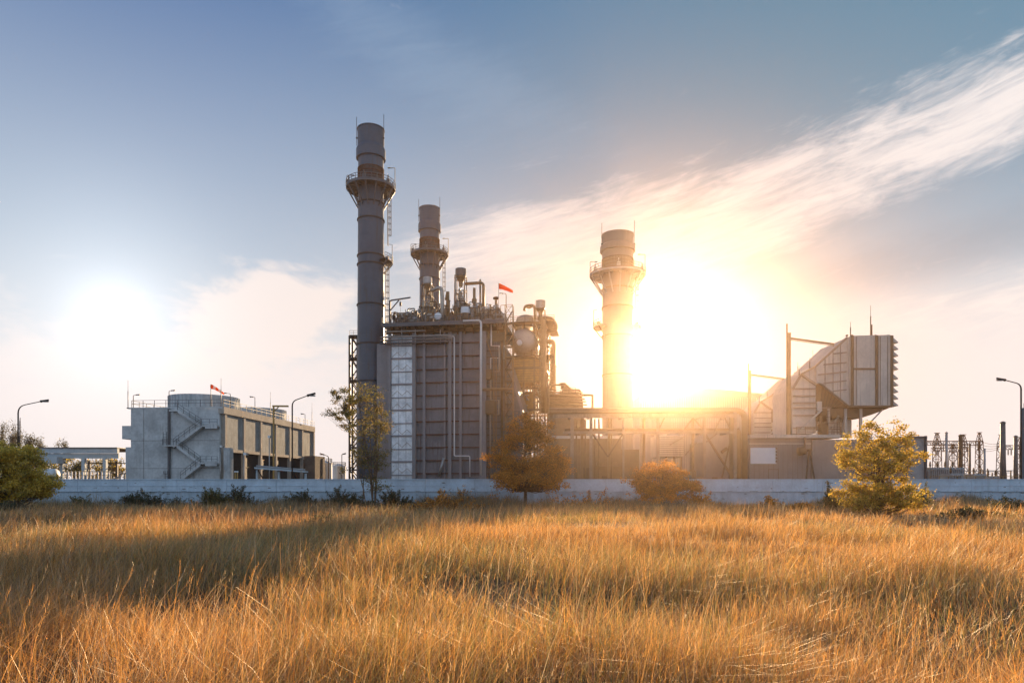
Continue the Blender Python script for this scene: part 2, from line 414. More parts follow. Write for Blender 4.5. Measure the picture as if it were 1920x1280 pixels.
def leaves(name, C, size, col, mat='leaf', parent=None, long=1.7, droop=.3):
    k = len(C); rng = np.random
    a = rng.normal(size=(k, 3)); a[:, 2] -= droop; a /= np.linalg.norm(a, axis=1)[:, None]
    b = np.cross(a, rng.normal(size=(k, 3))); b /= np.linalg.norm(b, axis=1)[:, None]
    L = (np.ones(k)*size*rng.uniform(.7, 1.3, k))[:, None]; W = L/long
    co = np.stack([C - a*L*.5, C + b*W*.5 - a*L*.05, C + a*L*.5, C - b*W*.5 - a*L*.05], 1).reshape(-1, 3)
    q = np.arange(k*4).reshape(-1, 4)
    return quads(name, co, q, col, mat, parent)
def fbm(x, y, seed=0, octs=4):
    r = np.zeros_like(x); a = 1.0; rng = np.random.RandomState(seed); tot = 0
    for o in range(octs):
        for _ in range(3):
            th, ph, f = rng.uniform(0, 6.28), rng.uniform(0, 6.28), 2**o*rng.uniform(.8, 1.3)
            r += a*np.sin((x*math.cos(th)+y*math.sin(th))*f+ph)
        tot += a*3; a *= .6
    return r/tot*1.6
def ground_z(x, y):
    x = np.asarray(x, float); y = np.asarray(y, float)
    near = np.clip((60-y)/20, 0, 1)
    return near*(.22*fbm(x*.16, y*.16, 4, 3) + .07*fbm(x*.7, y*.7, 6, 2) - .02)
# ------------------------------------------------------------------ perimeter wall
WY = 55.0
t = thing('perimeter_wall', 'long low pale blue concrete wall running behind the grass field', 'wall', (0, WY, 0))
m = MB(); x = -75.0
while x < 75: m.box(x+.012, x+3.99, 0, .22, 1.16, 2.06); x += 4.0
obj('upper_panel', m, 'wall_paint', t)
m = MB(); x = -75.0
while x < 75:
    m.box(x+.012, x+3.99, .09, .25, -.3, 1.135)
    x += 4.0
obj('lower_panel', m, 'wall_paint_low', t)
m = MB().box(-75, 75, -.05, .28, 2.064, 2.145).box(-75, 75, -.03, .0-.003, 1.585, 1.625)
x = -75.0
while x < 75:                                         # broken drip edge under the upper band
    m.box(x+.1, x+1.75+.3*math.sin(x), -.012, .10, 1.137, 1.158); x += 2.0+.25*math.sin(x*3)
obj('coping', m, 'wall_paint', t)
m = MB(); random.seed(5)                               # knocked-out patches and drain holes
for i in range(70):
    x = random.uniform(-60, 60); z = random.choice([random.uniform(1.75, 1.85), random.uniform(1.3, 1.5), random.uniform(.9, 1.0)]); wq = random.uniform(.04, .3)
    m.box(x, x+wq, -.004 if z > 1.16 else .086, .02 if z > 1.16 else .12, z, z+random.uniform(.02, .06))
obj('chipped_patch', m, 'concrete_dark', t)
# low weeds and moss growing along the top of the wall
k = 5200; np.random.seed(9); x = np.random.uniform(-60, 60, k); dn = fbm(x*.4, x*0, 7, 3); keep = np.random.rand(k) < np.clip(dn+.25, 0, 1); x = x[keep]; k = len(x)
P = np.stack([x, WY+.45+np.random.rand(k)*.5, np.full(k, 1.75)], -1); Hh = np.random.uniform(.35, .52, k)
o = ribbons('weeds', P, Hh, np.random.rand(k)*6.28, Hh*.5, np.full(k, .03), np.array([(.30, .25, .08)])*np.random.uniform(.6, 1.5, k)[:, None])
o['kind'] = 'stuff'; o['label'] = 'short dry weeds showing along the top of the wall'
m = MB().box(-75, 75, .30, 1.3, 0, 1.80); obj('earth_bank', m, 'soil', t)

# ------------------------------------------------------------------ cooling tower (concrete, two fan rings)
fr = Frame(415, 110, -5.0)
ct = fthing('cooling_tower', 'grey concrete cooling tower block with two round fan rings on its roof', 'cooling tower', fr)
L, W, T = 39.0, 16.3, fr.Z(415, 765)
zb = fr.Z(425, 843)
m = MB().box(-W+.9, -.35, .02, L, 0, T)                # front block, straight face
m.box(-W, -W+.9, .02, L, 0, fr.Z(232, 838)).box(-W-1.3, -W+.9, 1, 9, fr.Z(225, 822), fr.Z(225, 797))
obj('end_wall', m, 'concrete', ct)
m = MB()
for j in range(6):
    y0 = .9+j*6.35; m.box(-.33, .12, y0+.32, y0+6.03, zb+.25, T-.85)
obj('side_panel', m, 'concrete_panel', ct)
m = MB().box(-.5, .45, -.03, L+.2, T-.85, T+.25).box(-.5, .3, .5, L, zb-.25, zb+.25)
for j in range(7):
    y0 = .6+j*6.35; m.box(-.4, .34, y0, y0+.62, 0 if j else 0, T-.85)
obj('pilaster', m, 'concrete_warm_lit', ct)
m = MB().box(-.345, -.2, .8, L-.2, 0, zb-.25)  # dark plate put in for the shade inside the open bays
for j in range(6):
    for q in range(3): y0 = .9+j*6.35; z = .5+q*(zb-1)/3; m.box(-.2, -.1, y0+.4, y0+6.0, z, z+.06)
obj('louvre_and_shade_plate', m, 'steel_dark', ct)
m = MB().box(.4, 1.4, -.02, 1.2, 0, fr.Z(420, 839)).box(-W+.5, 0.2, -.05, .0, T, T+.25)
obj('basin_wall', m, 'concrete', ct)
obj('basin_end_wall', MB().box(.3, 2.6, L-5.5, L+.3, 0, fr.Z(590, 858, L)+.2), 'concrete_dark', ct)
obj('basin_kerb', MB().box(.4, 1.6, 1.2, L-5.5, 0, 1.9), 'concrete', ct)
m = MB()
for z in (4.3, 8.8): m.box(-W+.9, -.3, -.008, .018, z, z+.05)
for x in (-8.75, -13.2): m.box(x, x+.05, -.009, .018, .2, T)
obj('joint', m, 'concrete_dark', ct)
m = MB().box(-8.95, -8.6, -.25, .015, 2.5, T)
obj('downpipe', m, 'steel_grey', ct)
for yc in (9.5, 29.5):
    r = 5.75; zt = T + (2.95)
    m = MB().lathe(-W/2, yc, [(r, T), (r, T+.5), (r, T+.52), (r*.985, T+1.6), (r*.985, T+1.62), (r, zt), (r-.25, zt), (r-.3, T+.2)], 48, cap=False)
    f = obj('fan_ring', m, 'concrete', ct)
    m = MB()
    for k in range(48):
        a = 2*math.pi*k/48; c, q = math.cos(a), math.sin(a); m.bar((-W/2+c*r*1.005, yc+q*r*1.005, T), (-W/2+c*r*1.005, yc+q*r*1.005, zt), .07)
    obj('rib', m, 'concrete', f)
    m = MB().box(-W/2-r+.4, -W/2+r-.4, yc-.15, yc+.15, T+1.2, T+1.4).lathe(-W/2, yc, [(.6, T+1.1), (.6, T+1.9), (.01, T+2.1)], 12)
    for k in range(6):
        a = k*math.pi/3; m.bar((-W/2, yc, T+1.5), (-W/2+4.9*math.cos(a), yc+4.9*math.sin(a), T+1.5), .5, .08)
    obj('fan', m, 'steel_dark', f)
m = MB().rail([(-W+1, L, T), (-W+1, .1, T+.25), (.3, .1, T+.25), (.3, L, T+.25)], 1.15, 1.9, .04)
obj('roof_railing', m, 'steel_grey', ct)
# zigzag stair on the end wall
def fl(m, rl, x0, z0, x1, z1, wd=1.0):
    d = 1 if x1 > x0 else -1; y0 = -.1-wd
    m.prism([(x0, z0-.45), (x1, z1-.45), (x1, z1), (x0, z0)], y0, -.1)
    k = int(abs(x1-x0)/.28)
    for i in range(k): u = (i+.5)/k; x = x0+(x1-x0)*u; z = z0+(z1-z0)*u; m.box(x-.14, x+.14, y0+.05, -.15, z-.05, z+.10)
    rl.rail([(x0, y0, z0), (x1, y0, z1)], 1.0, 1.2, .03)
q = lambda px, py: fr.loc(px, py, -1.1)
m = MB(); rl = MB()
A = q(333, 768); B = q(378, 797); fl(m, rl, A[0], A[1], B[0], B[1])
C = q(376, 797); D_ = q(325, 834); fl(m, rl, C[0], C[1], D_[0], D_[1])
E = q(331, 834); G = q(376, 867); fl(m, rl, E[0], E[1], G[0], G[1])
Hh = q(338, 897); fl(m, rl, G[0], G[1], Hh[0], Hh[1])
for (xa, xb, z) in ((q(317, 0)[0], A[0], A[1]), (B[0], -.1, B[1]), (q(305, 0)[0], E[0], E[1]), (G[0], -.1, G[1])):
    m.box(xa, xb, -1.15, -.02, z-.22, z); rl.rail([(xa, -1.12, z), (xb, -1.12, z)], 1.0, 1.1, .03)
for z in (B[1], G[1]): m.box(-2.0, -.05, -1.35, -1.16, z-.55, z+.25)
s = obj('stair', m, 'concrete', ct); obj('handrail', rl, 'steel_grey', s)
m = MB().ladder(-8.9, -.5, 1.2, 3.9, (0, -1), .6).ladder(-9.3, -.4, E[1], E[1]+2.2, (0, -1), .6)
obj('ladder', m, 'steel_grey', ct)

def lamp_post(name, label, x, y, z0, z1, arm, r=.06, up=.35, group=None, cat='street lamp', matn='steel_dark', head=1.0):
    """a bent-arm lamp: arm = signed reach in x"""
    t = thing(name, label, cat, (x, y, z0), 0, group); h = z1-z0; sgn = 1 if arm > 0 else -1
    obj('pole', MB().tube([(0, 0, 0), (0, 0, h-up), (arm, 0, h)], r*1.25, 8, bend=min(abs(arm)*.3, .9), r1=r*.7), matn, t)
    m = MB(); a = Vector((arm, 0, h)); d = Vector((sgn, 0, up/abs(arm)*.8)).normalized()
    m.tube([a-d*.1, a+d*.12*head, a+d*.7*head], .13*head, 8, r1=.09*head); m.box(arm+sgn*.1, arm+sgn*.65*head, -.13*head, .13*head, h-.05, h+.02)
    l = obj('lamp_head', m, matn, t)
    obj('lens', MB().box(arm+sgn*.15, arm+sgn*.6*head, -.1*head, .1*head, h-.09, h-.053), 'lamp_glass', l)
    return t
def at(px, py, D): return ((px-CX)*D/F, EYE-(py-HY)*D/F)
def lamp_px(name, label, px, py_base, py_top, px_tip, D, **k):
    x, zb_ = at(px, py_base, D) if py_base is not None else (at(px, 0, D)[0], 0); z1 = at(px, py_top, D)[1]; arm = (px_tip-px)*D/F
    return lamp_post(name, label, x, D, zb_ if py_base is not None else 0, z1, arm, **k)
# street lamps behind the wall
GL = 'bent-arm street lamps behind the wall'
lamp_px('street_lamp', 'tall dark street lamp in front of the cooling tower with its arm to the right', 548, None, 741, 578, 64, r=.058, up=.55, group=GL)
lamp_px('street_lamp', 'tall dark street lamp above the round green bush with its arm to the right', 34, None, 752, 78, 68, r=.058, up=.5, group=GL)
lamp_px('street_lamp', 'tall dark street lamp beside the grey pillar with its arm to the left', 1914.5, None, 712, 1883, 62, r=.06, up=.4, group=GL)
o = lamp_px('utility_pole', 'thin dark pole standing just behind the left street lamp', 37.5, None, 783, 37.9, 75, r=.05, cat='pole')
for ch in list(o.children):
    if ch.name.startswith('lamp_head'):
        for g_ in list(ch.children): bpy.data.objects.remove(g_)
        bpy.data.objects.remove(ch)
# lamps and rods on the roof of the cooling tower
GT_ = 'small lamps on the cooling tower roof'
for px, top, tip, ly, base, lab in ((250, 740, 256, 2, 765, 'small roof lamp near the left end of the cooling tower'),
        (317, 732, 322, .5, 762, 'small roof lamp at the left foot of the first fan ring'),
        (432, 737, 424, 3, 765, 'small roof lamp leaning left before the first fan ring'),
        (478, 744, 474, 14, 775, 'small roof lamp between the two fan rings'),
        (572, 776, 569, 33, 798, 'small roof lamp near the far end of the tower side')):
    X, Z = fr.loc(px, top, ly); wx = fr.x + X*fr.c - ly*fr.n; wy = fr.y + X*fr.n + ly*fr.c
    lamp_post('roof_lamp', lab, wx, wy, T+.25, Z, (tip-px)*wy/F, r=.05, up=.08, cat='roof lamp', matn='steel_grey', group=GT_, head=.8)
for px, top, ly, lab in ((240, 713, 1, 'thin lightning rod at the left corner of the cooling tower roof'), (414.5, 709, .4, 'thin lightning rod on the near corner of the cooling tower'),
        (507, 735, 21, 'thin lightning rod behind the second fan ring'), (585, 755, 38, 'thin lightning rod at the far end of the cooling tower')):
    X, Z = fr.loc(px, top, ly); wx = fr.x + X*fr.c - ly*fr.n; wy = fr.y + X*fr.n + ly*fr.c
    t = thing('lightning_rod', lab, 'lightning rod', (wx, wy, T+.2), 0, 'lightning rods on the cooling tower')
    obj('mast', MB().tube([(0, 0, 0), (0, 0, (Z-T)*.6)], .06, 6), 'steel_grey', t); obj('spike', MB().tube([(0, 0, (Z-T)*.6), (0, 0, Z-T-.2)], .03, 5), 'steel_grey', t)
    obj('foot', MB().box(-.15, .15, -.15, .15, 0, .15), 'steel_grey', t)
def windsock(label, x, y, z0, z1, ln, r0, drop):
    t = thing('windsock', label, 'windsock', (x, y, z0), 0, None)
    obj('pole', MB().tube([(0, 0, 0), (0, 0, z1-z0)], .05, 6), 'steel_grey', t)
    k = 10; h = z1-z0-r0
    for i in range(5):
        m = MB(); P = []
        for j in range(3):
            u = (i*2+j)/10; P.append((.08+ln*u, 0, h-drop*u**1.25, r0*(1-.5*u)*(1+.06*math.sin(u*19)), ))
        for a, b in zip(P, P[1:]):
            va = [(a[0], math.cos(q_)*a[3], a[2]+math.sin(q_)*a[3]) for q_ in np.linspace(0, 2*math.pi, 17)[:-1]]
            vb = [(b[0], math.cos(q_)*b[3], b[2]+math.sin(q_)*b[3]) for q_ in np.linspace(0, 2*math.pi, 17)[:-1]]
            m.add(va+vb, [(i_, (i_+1) % 16, (i_+1) % 16+16, i_+16) for i_ in range(16)], True)
        obj('sock_band', m, 'sock_orange' if (i % 2 == 0 or SOCK) else 'sock_white', t)
    obj('hoop', MB().tube([(0.08, math.cos(a)*r0*1.03, h+math.sin(a)*r0*1.03) for a in np.linspace(0, 6.283, 17)], .03, 5), 'steel_grey', t)
    return t
SOCK = False
X, Z = fr.loc(395, 720, 1.0)
windsock('faded striped windsock on the cooling tower roof', fr.x+X, fr.y+1.5, T+.2, Z, 2.0, .35, 1.15)
# yellow davit on the roof edge, poles and lamps in front
t = thing('davit', 'yellow-brown davit crane at the side wall of the cooling tower', 'davit', (at(513, 0, 118)[0], 118, 0), 0)
z = at(513, 761, 118)[1]
obj('post', MB().bar((0, 0, 0), (0, 0, z), .24), 'yellow_steel', t); obj('boom', MB().bar((-.2, 0, z), (2.5, .2, z), .28), 'yellow_steel', t)
obj('brace', MB().bar((0, 0, z-1.0), (.9, 0, z-.1), .14), 'yellow_steel', t)
GP = 'short poles and floodlights before the cooling tower'
def flood(label, px, py, D, bx=1, matn='galv', base=0):
    x, z = at(px, py, D); t = thing('floodlight', label, 'floodlight', (x, D, base), 0, GP); h = z-base
    obj('pole', MB().tube([(0, 0, 0), (0, 0, h)], .06, 8), matn, t)
    l = obj('lamp_head', MB().bar((0, -.1, h), (.55*bx, -.15, h-.08), .34, .28).bar((.0, 0, h-.1), (.2*bx, 0, h), .08), matn, t)
    obj('lens', MB().box(.2*bx-.14, .2*bx+.14, -.34, -.30, h-.2, h+.1), 'lamp_glass', l); return t
flood('white floodlight on a short pole before the tower louvres', 457.5, 850, 84)
flood('bare white pole head halfway along the tower side', 505, 818, 84, .3)
flood('small floodlight by the near corner of the cooling tower', 413, 836, 104)
t = thing('pipe_bridge', 'low blue-grey steel pipe bridge in front of the cooling tower', 'pipe bridge', (at(482, 0, 75)[0], 75, 0), 0)
xe = at(573, 0, 75)[0]-at(482, 0, 75)[0]; z0 = at(0, 877, 75)[1]; z1 = at(0, 884, 75)[1]
for u in (0, .45, 1): obj('leg', MB().bar((xe*u, 0, 0), (xe*u, 0, z0+(z1-z0)*u-.2), .2), 'shed_paint', t)
obj('deck', MB().bar((-.1, 0, z0), (xe+.1, 0, z1), 1.2, .18), 'shed_paint', t)
obj('pipe', MB().tube([(0, -.2, z0+.2), (xe, -.2, z1+.2)], .1, 8), 'galv', t)
obj('brace', MB().bar((.1, 0, z0-.2), (1.0, 0, 1.7), .1).bar((xe*.78, 0, z0-.6), (xe*.9, 0, 1.8), .1), 'rust', t)
# small yellow hydrant-like valves by the kerb
for px in (441, 445):
    x, z = at(px, 885, 80); t = thing('stand_pipe', 'pair of small yellow stand pipes before the tower' if px == 441 else 'pair of small yellow stand pipes before the tower', 'stand pipe', (x, 80, 0), 0, 'yellow stand pipes')
    obj('pipe', MB().tube([(0, 0, 0), (0, 0, z)], .08, 8), 'yellow_steel', t); obj('cap', MB().lathe(0, 0, [(.13, z), (.13, z+.12), (.02, z+.16)], 10), 'white_panel', t)
# ------------------------------------------------------------------ chimney stacks
def stack(label, x, y, z_top, z_plat, r_cap, r_col, r_neck, r_shaft, r_base, r_plat, caph, paint, rings, lad_y, second=None, tiltdir=1, group='exhaust stacks'):
    t = thing('chimney_stack', label, 'chimney', (x, y, 0), 0, group)
    zc0 = z_top-caph; colh = caph*.42
    prof = [(r_base, 0), (r_shaft, z_plat-4.4)]
    obj('shaft', MB().lathe(0, 0, prof, 56).lathe(0, 0, [(r_shaft, z_plat-4.4), (r_neck, z_plat-1.2), (r_neck, zc0+.3)], 56), paint, t)
    m = MB(); z = 3.0
    while z < z_plat-5: rr = r_base+(r_shaft-r_base)*z/(z_plat-4.4); m.lathe(0, 0, [(rr, z), (rr+.035, z+.01), (rr+.035, z+.07), (rr, z+.08)], 56, cap=False); z += 3.1
    obj('weld_seam', m, paint, t)
    m = MB()
    for z in rings:
        rr = r_base+(r_shaft-r_base)*z/(z_plat-4.4) if z < z_plat-4.4 else r_shaft
        m.lathe(0, 0, [(rr, z-.12), (rr+.22, z-.12), (rr+.22, z+.12), (rr, z+.12)], 56)
    obj('ring_flange', m, 'steel_dark' if paint == 'stack_paint' else 'pipe_buff', t)
    c = obj('cap', MB().lathe(0, 0, [(r_cap, zc0+colh-.05), (r_cap, z_top), (r_cap+.12, z_top), (r_cap+.12, z_top+.22), (r_cap-.1, z_top+.22), (r_cap-.12, zc0)], 56, cap=False), paint, t)
    obj('collar', MB().lathe(0, 0, [(r_neck, zc0), (r_col, zc0), (r_col, zc0+colh*.75), (r_cap, zc0+colh)], 56, cap=False), paint, c)
    m = MB()                                           # louvred band between platform and cap
    h = (zc0-z_plat)*.62
    for k in range(64):
        a = 2*math.pi*k/64; ca, sa = math.cos(a)*(r_neck+.07), math.sin(a)*(r_neck+.07); m.bar((ca, sa, z_plat+.1), (ca, sa, z_plat+h), .12)
    for k in range(5): z = z_plat+.1+h*k/4; m.lathe(0, 0, [(r_neck, z-.05), (r_neck+.16, z-.05), (r_neck+.16, z+.05), (r_neck, z+.05)], 48)
    obj('grating', m, 'rust' if paint == 'stack_paint' else 'beige_dark', t)
    p = obj('platform', MB().lathe(0, 0, [(r_neck+.05, z_plat-.1), (r_plat, z_plat-.1), (r_plat, z_plat-.45), (r_plat-.1, z_plat-.45), (r_plat-.1, z_plat-.2), (r_neck+.05, z_plat-.2)], 56, cap=False), 'steel_grey' if paint == 'stack_paint' else 'beige', t)
    m = MB(); k = 28; C = [(math.cos(2*math.pi*i/k)*r_plat, math.sin(2*math.pi*i/k)*r_plat) for i in range(k+1)]
    for a, b in zip(C, C[1:]):
        m.bar((*a, z_plat-.1), (*a, z_plat+1.2), .09)
        for f in (.6, 1.2): m.bar((*a, z_plat+f), (*b, z_plat+f), .08)
        m.bar((*a, z_plat+.05), (*b, z_plat+.05), .03, .22)
    obj('railing', m, 'steel_grey' if paint == 'stack_paint' else 'pipe_buff', p)
    m = MB()
    for i in range(14):
        a = 2*math.pi*i/14+.2; c_, s_ = math.cos(a), math.sin(a); m.bar((c_*r_shaft, s_*r_shaft, z_plat-4.6), (c_*r_plat*.97, s_*r_plat*.97, z_plat-.4), .22)
        m.bar((c_*r_neck, s_*r_neck, z_plat-.35), (c_*r_plat*.97, s_*r_plat*.97, z_plat-.35), .2)
    obj('bracket', m, 'steel_grey' if paint == 'stack_paint' else 'beige', p)
    for s_ in (-1, 1):                                  # two rods on the rim
        obj('lightning_rod', MB().tube([(s_*r_cap*1.03, -.8, zc0+colh), (s_*r_cap*1.03, -.8, z_top+2.6+.6*(s_ > 0))], .06, 5).bar((s_*r_cap*.9, -.8, z_top-2), (s_*r_cap*1.08, -.8, z_top-2), .14, .3), 'steel_dark', t)
    for s_, h_ in ((1, 4.4), (-1, 2.8)):
        a = r_plat*.99*s_; obj('platform_lamp', MB().tube([(a, 0, z_plat-.3), (a, 0, z_plat+h_), (a-1.3*tiltdir if s_ > 0 else a+1.0, 0, z_plat+h_)], .07, 6, bend=.12).bar((a-1.0*s_, 0, z_plat+h_+.02), (a-1.6*s_, 0, z_plat+h_), .28, .14), 'yellow_steel' if s_ > 0 else 'steel_grey', p)
    m = MB()
    for a in (3.5, 5.8, .3, 4.6): c_, s_ = math.cos(a)*(r_plat-.6), math.sin(a)*(r_plat-.6); m.box(c_-.35, c_+.35, s_-.3, s_+.3, z_plat, z_plat+1.0).tube([(c_, s_, z_plat+1), (c_, s_, z_plat+1.9)], .12, 6)
    obj('instrument_box', m, 'steel_grey' if paint == 'stack_paint' else 'beige', p)
    for i, (zl0, zl1, ox) in enumerate(lad_y):
        rr = r_base+(r_shaft-r_base)*((zl0+zl1)/2)/z_plat
        obj('ladder', MB().ladder(rr+ox, -.4, zl0, zl1, (1, 0), .8, True, .05, .5), 'steel_dark' if paint == 'stack_paint' else 'pipe_buff', t)
    for s_, z in (second or ()):
        a0, a1 = (-40, 40) if s_ > 0 else (140, 220)
        rp = r_shaft+2.0; n_ = 10
        q_ = obj('side_platform', MB().lathe(0, 0, [(r_shaft, z-.2), (rp, z-.2), (rp, z), (r_shaft, z)], n_, a0, a1), 'steel_grey' if paint == 'stack_paint' else 'beige', t)
        m = MB()
        for k in range(n_+1):
            a = R(a0+(a1-a0)*k/n_); b = R(a0+(a1-a0)*min(k+1, n_)/n_); pa = (math.cos(a)*rp, math.sin(a)*rp); pb = (math.cos(b)*rp, math.sin(b)*rp)
            m.bar((*pa, z), (*pa, z+1.2), .08)
            if k < n_:
                for f in (.6, 1.2): m.bar((*pa, z+f), (*pb, z+f), .08)
            if k in (1, 5, 9): m.bar((*pa, z-.1), (math.cos(a)*r_shaft, math.sin(a)*r_shaft, z-2.6), .18)
        m.box(s_*(r_shaft+.5), s_*(r_shaft+1.2), -.5, .3, z, z+1.1)
        m.tube([(s_*rp, -.5, z), (s_*rp, -.5, z+3.6), (s_*(rp-.7), -.5, z+3.7)], .07, 6)
        obj('side_railing', m, 'steel_grey' if paint == 'stack_paint' else 'pipe_buff', q_)
    return t
K1 = 150/F; zz = lambda py: EYE+(HY-py)*(146.8 if py not in (332, 500) else 144.6)/F
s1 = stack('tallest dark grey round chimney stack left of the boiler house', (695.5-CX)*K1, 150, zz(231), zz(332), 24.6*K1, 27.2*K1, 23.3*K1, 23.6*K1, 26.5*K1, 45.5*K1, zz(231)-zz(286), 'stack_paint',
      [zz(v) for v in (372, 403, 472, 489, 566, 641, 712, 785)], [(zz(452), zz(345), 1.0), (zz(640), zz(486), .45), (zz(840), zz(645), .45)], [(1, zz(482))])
D2 = 193.0
s2 = dup(s1, ((805.5-CX)*D2/F, D2, 0), 'middle dark grey chimney stack rising behind the boiler roof')
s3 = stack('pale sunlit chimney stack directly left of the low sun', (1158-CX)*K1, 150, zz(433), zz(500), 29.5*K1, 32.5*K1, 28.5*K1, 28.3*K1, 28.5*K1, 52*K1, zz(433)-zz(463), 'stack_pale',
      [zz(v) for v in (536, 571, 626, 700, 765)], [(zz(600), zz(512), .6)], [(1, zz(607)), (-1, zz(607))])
# ------------------------------------------------------------------ boiler house (heat recovery unit)
fb = Frame(720, 145, -8.0); WX = lambda px, ly=0: fb.X(px, ly)
def fworld(fr, X, ly): return (fr.x + X*fr.c - ly*fr.n, fr.y + X*fr.n + ly*fr.c)
bh = fthing('boiler_house', 'tall brown ribbed boiler house with a window strip and a crowded roof platform', 'boiler house', fb)
ZT = fb.Z(735, 628); XR = WX(906)
m = MB().box(WX(733)+0, XR, .3, 21, 0, ZT); obj('wall', m, 'cladding', bh)
obj('side_bay', MB().box(WX(703), WX(733)-.02, 1.2, 18, 0, ZT-1.5).box(WX(724), WX(732.5), .1, 1.18, 0, ZT-1), 'cladding_col', bh)
# horizontal girts
m = MB(); z = 1.2; dz = 24.6*142/F
k = 0
while z < ZT-.5:
    m.box(WX(781), XR-.3, -.12, .28, z, z+.20); z += dz
obj('girt', m, 'rust', bh)  # dark colour stands in for the shadow under each beam
for a, b, d in ((773.5, 780, -.35), (793, 798, -.2), (832, 835.5, -.1), (841, 847, -.3), (861.5, 866, -.2), (899, 912, -.25)):
    obj('column', MB().box(WX(a), WX(b), d, .31, 0, ZT+.2), 'cladding_col', bh)
obj('column', MB().box(WX(728.5), WX(733.2), -.3, .25, 0, ZT+.2), 'cladding_col', bh)
# window strip with seen-through zigzag bracing behind panes
ws = obj('window_strip', MB().box(WX(733.4), WX(773.3), .18, .27, .2, ZT-.6), 'glass_pane', bh)
m = MB(); z = .9; hz_ = dz; i = 0
while z < ZT-.8:
    h = .34 if i % 2 == 0 else .16; m.box(WX(733.3), WX(773.4), -.05, .16, z, z+h); z += hz_; i += 1
for u in (.34, .68): x = WX(733.4)+(WX(773.3)-WX(733.4))*u; m.box(x, x+.05, .12, .17, .2, ZT-.7)
obj('window_bar', m, 'cladding_col', ws)
m = MB(); z = 1.3; i = 0; x0, x1 = WX(734)+.1, WX(773)-.1
while z < ZT-2:
    if i % 3 != 2:
        kz = 4
        for j in range(kz):
            a = x0+(x1-x0)*j/kz; b = x0+(x1-x0)*(j+1)/kz; s_ = j % 2
            m.bar((a, .155, z+(.1 if s_ == 0 else 1.1)), (b, .155, z+(1.1 if s_ == 0 else .1)), .09, .05)
    z += hz_; i += 1
obj('zigzag_brace', m, 'pipe_buff', ws)
# receding right wall, sloping inlet duct
obj('rear_wall', MB().box(XR, WX(938, 2), 2.5, 20, 0, ZT-1.5), 'cladding', bh)
m = MB(); z = 1.2
while z < ZT-3: m.box(XR, WX(938, 2)+.02, 2.3, 2.48, z, z+.12); z += dz/2
m.box(WX(936), WX(940), 2.2, 2.49, 0, ZT-1.5)
obj('rear_girt', m, 'steel_brown', bh)
xa = WX(938, 2); za = fb.Z(938, 672, 2); xb = WX(978, 2); zb2 = fb.Z(978, 768, 2)
obj('inlet_duct', MB().prism([(xa, 6), (xb, 6), (xb, zb2), (xa+1.2, za), (xa, za)], 3, 18), 'cladding', bh)
m = MB()
for u in range(9): z = 7+u*2.6; xe = min(xb, xb-(xb-xa-1.2)*max(0, (z-zb2)/(za-zb2))); m.box(xa, xe, 2.8, 2.98, z, z+.12)
m.bar((xa+1.2, 2.9, za), (xb, 2.9, zb2), .5).bar((xb-.2, 2.9, 0), (xb-.2, 2.9, zb2), .45)
obj('duct_stiffener', m, 'cladding_col', bh)
# roof platform
PL = fb.Z(723, 606, -2.2); ZP2 = PL+.05
m = MB().box(WX(722), WX(948), -2.2, 21, PL-.55, PL).box(WX(722), WX(948), -2.25, -2.203, PL-.75, PL+.08)
rp = obj('roof_platform', m, 'steel_grey', bh)
m = MB().rail([(WX(722), 6, PL), (WX(722), -2.1, PL), (WX(948), -2.1, PL), (WX(948), 12, PL)], 1.2, 1.9, .045, (1, .66, .33)); obj('railing', m, 'steel_grey', rp)
m = MB()
for px in range(738, 945, 15): x = WX(px); m.bar((x, .2, PL-2.2), (x, -2.1, PL-.6), .2).box(x-.12, x+.12, -2.1, .3, PL-.85, PL-.553)
m.box(WX(724), WX(946), .0, .28, ZT+.25, PL-.9)
obj('platform_bracket', m, 'steel_brown', rp)
m = MB()
for a, b, z in ((716, 856, PL-2.6), (716, 850, PL-3.3), (724, 800, PL-1.5)): m.tube([(WX(a), -1.0, z), (WX(b), -1.0, z)], .17, 8)
for px in (756, 781, 828): m.bar((WX(px), -1.0, PL-4.3), (WX(px), -1.0, PL-.5), .12)
obj('header_pipe', m, 'galv', bh)
obj('catwalk', MB().box(WX(716), WX(842), -1.3, -.32, PL-4.05, PL-3.8).rail([(WX(716), -1.28, PL-3.8), (WX(842), -1.28, PL-3.8)], .9, 2.4, .03), 'steel_grey', bh)
def ppipe(name, pts, r, matn, ly=-.75, bend=.35, parent=None):
    P = [(fb.loc(a, b, ly)[0], ly, fb.loc(a, b, ly)[1]) for a, b in pts]
    return obj(name, MB().tube(P, r, 8, bend=bend), matn, parent or bh)
ppipe('drain_pipe', [(781, 631), (851.8, 630.5), (851.8, 854.5), (881, 854.5), (881, 893)], .13, 'pipe_white')
ppipe('vent_pipe', [(868, 601.5), (898, 600.5), (902, 604), (901.5, 891)], .22, 'pipe_white', -2.4)
ppipe('cable_duct', [(921, 600), (921, 648), (936, 648), (936, 671), (920, 671), (920, 695)], .15, 'pipe_white', -.5, 0)
ppipe('cable_duct', [(936, 651), (936, 671), (936, 696), (920, 696), (920, 750), (935, 750), (935, 777), (919.5, 777), (919.5, 892)], .17, 'jacket', -.6, 0)
ppipe('sampling_pipe', [(905, 730), (962, 729)], .28, 'pipe_buff', -.8)
ppipe('slant_pipe', [(832, 858), (823, 893)], .28, 'galv', -.9)
obj('equipment_box', MB().box(WX(913), WX(923), -1.2, .2, fb.Z(918, 712), fb.Z(918, 694)).box(WX(912), WX(928), -1.2, 1.5, fb.Z(918, 776), fb.Z(918, 752)).box(WX(936), WX(943), -1.4, 1.5, fb.Z(918, 620), fb.Z(918, 609)), 'beige_dark', bh)
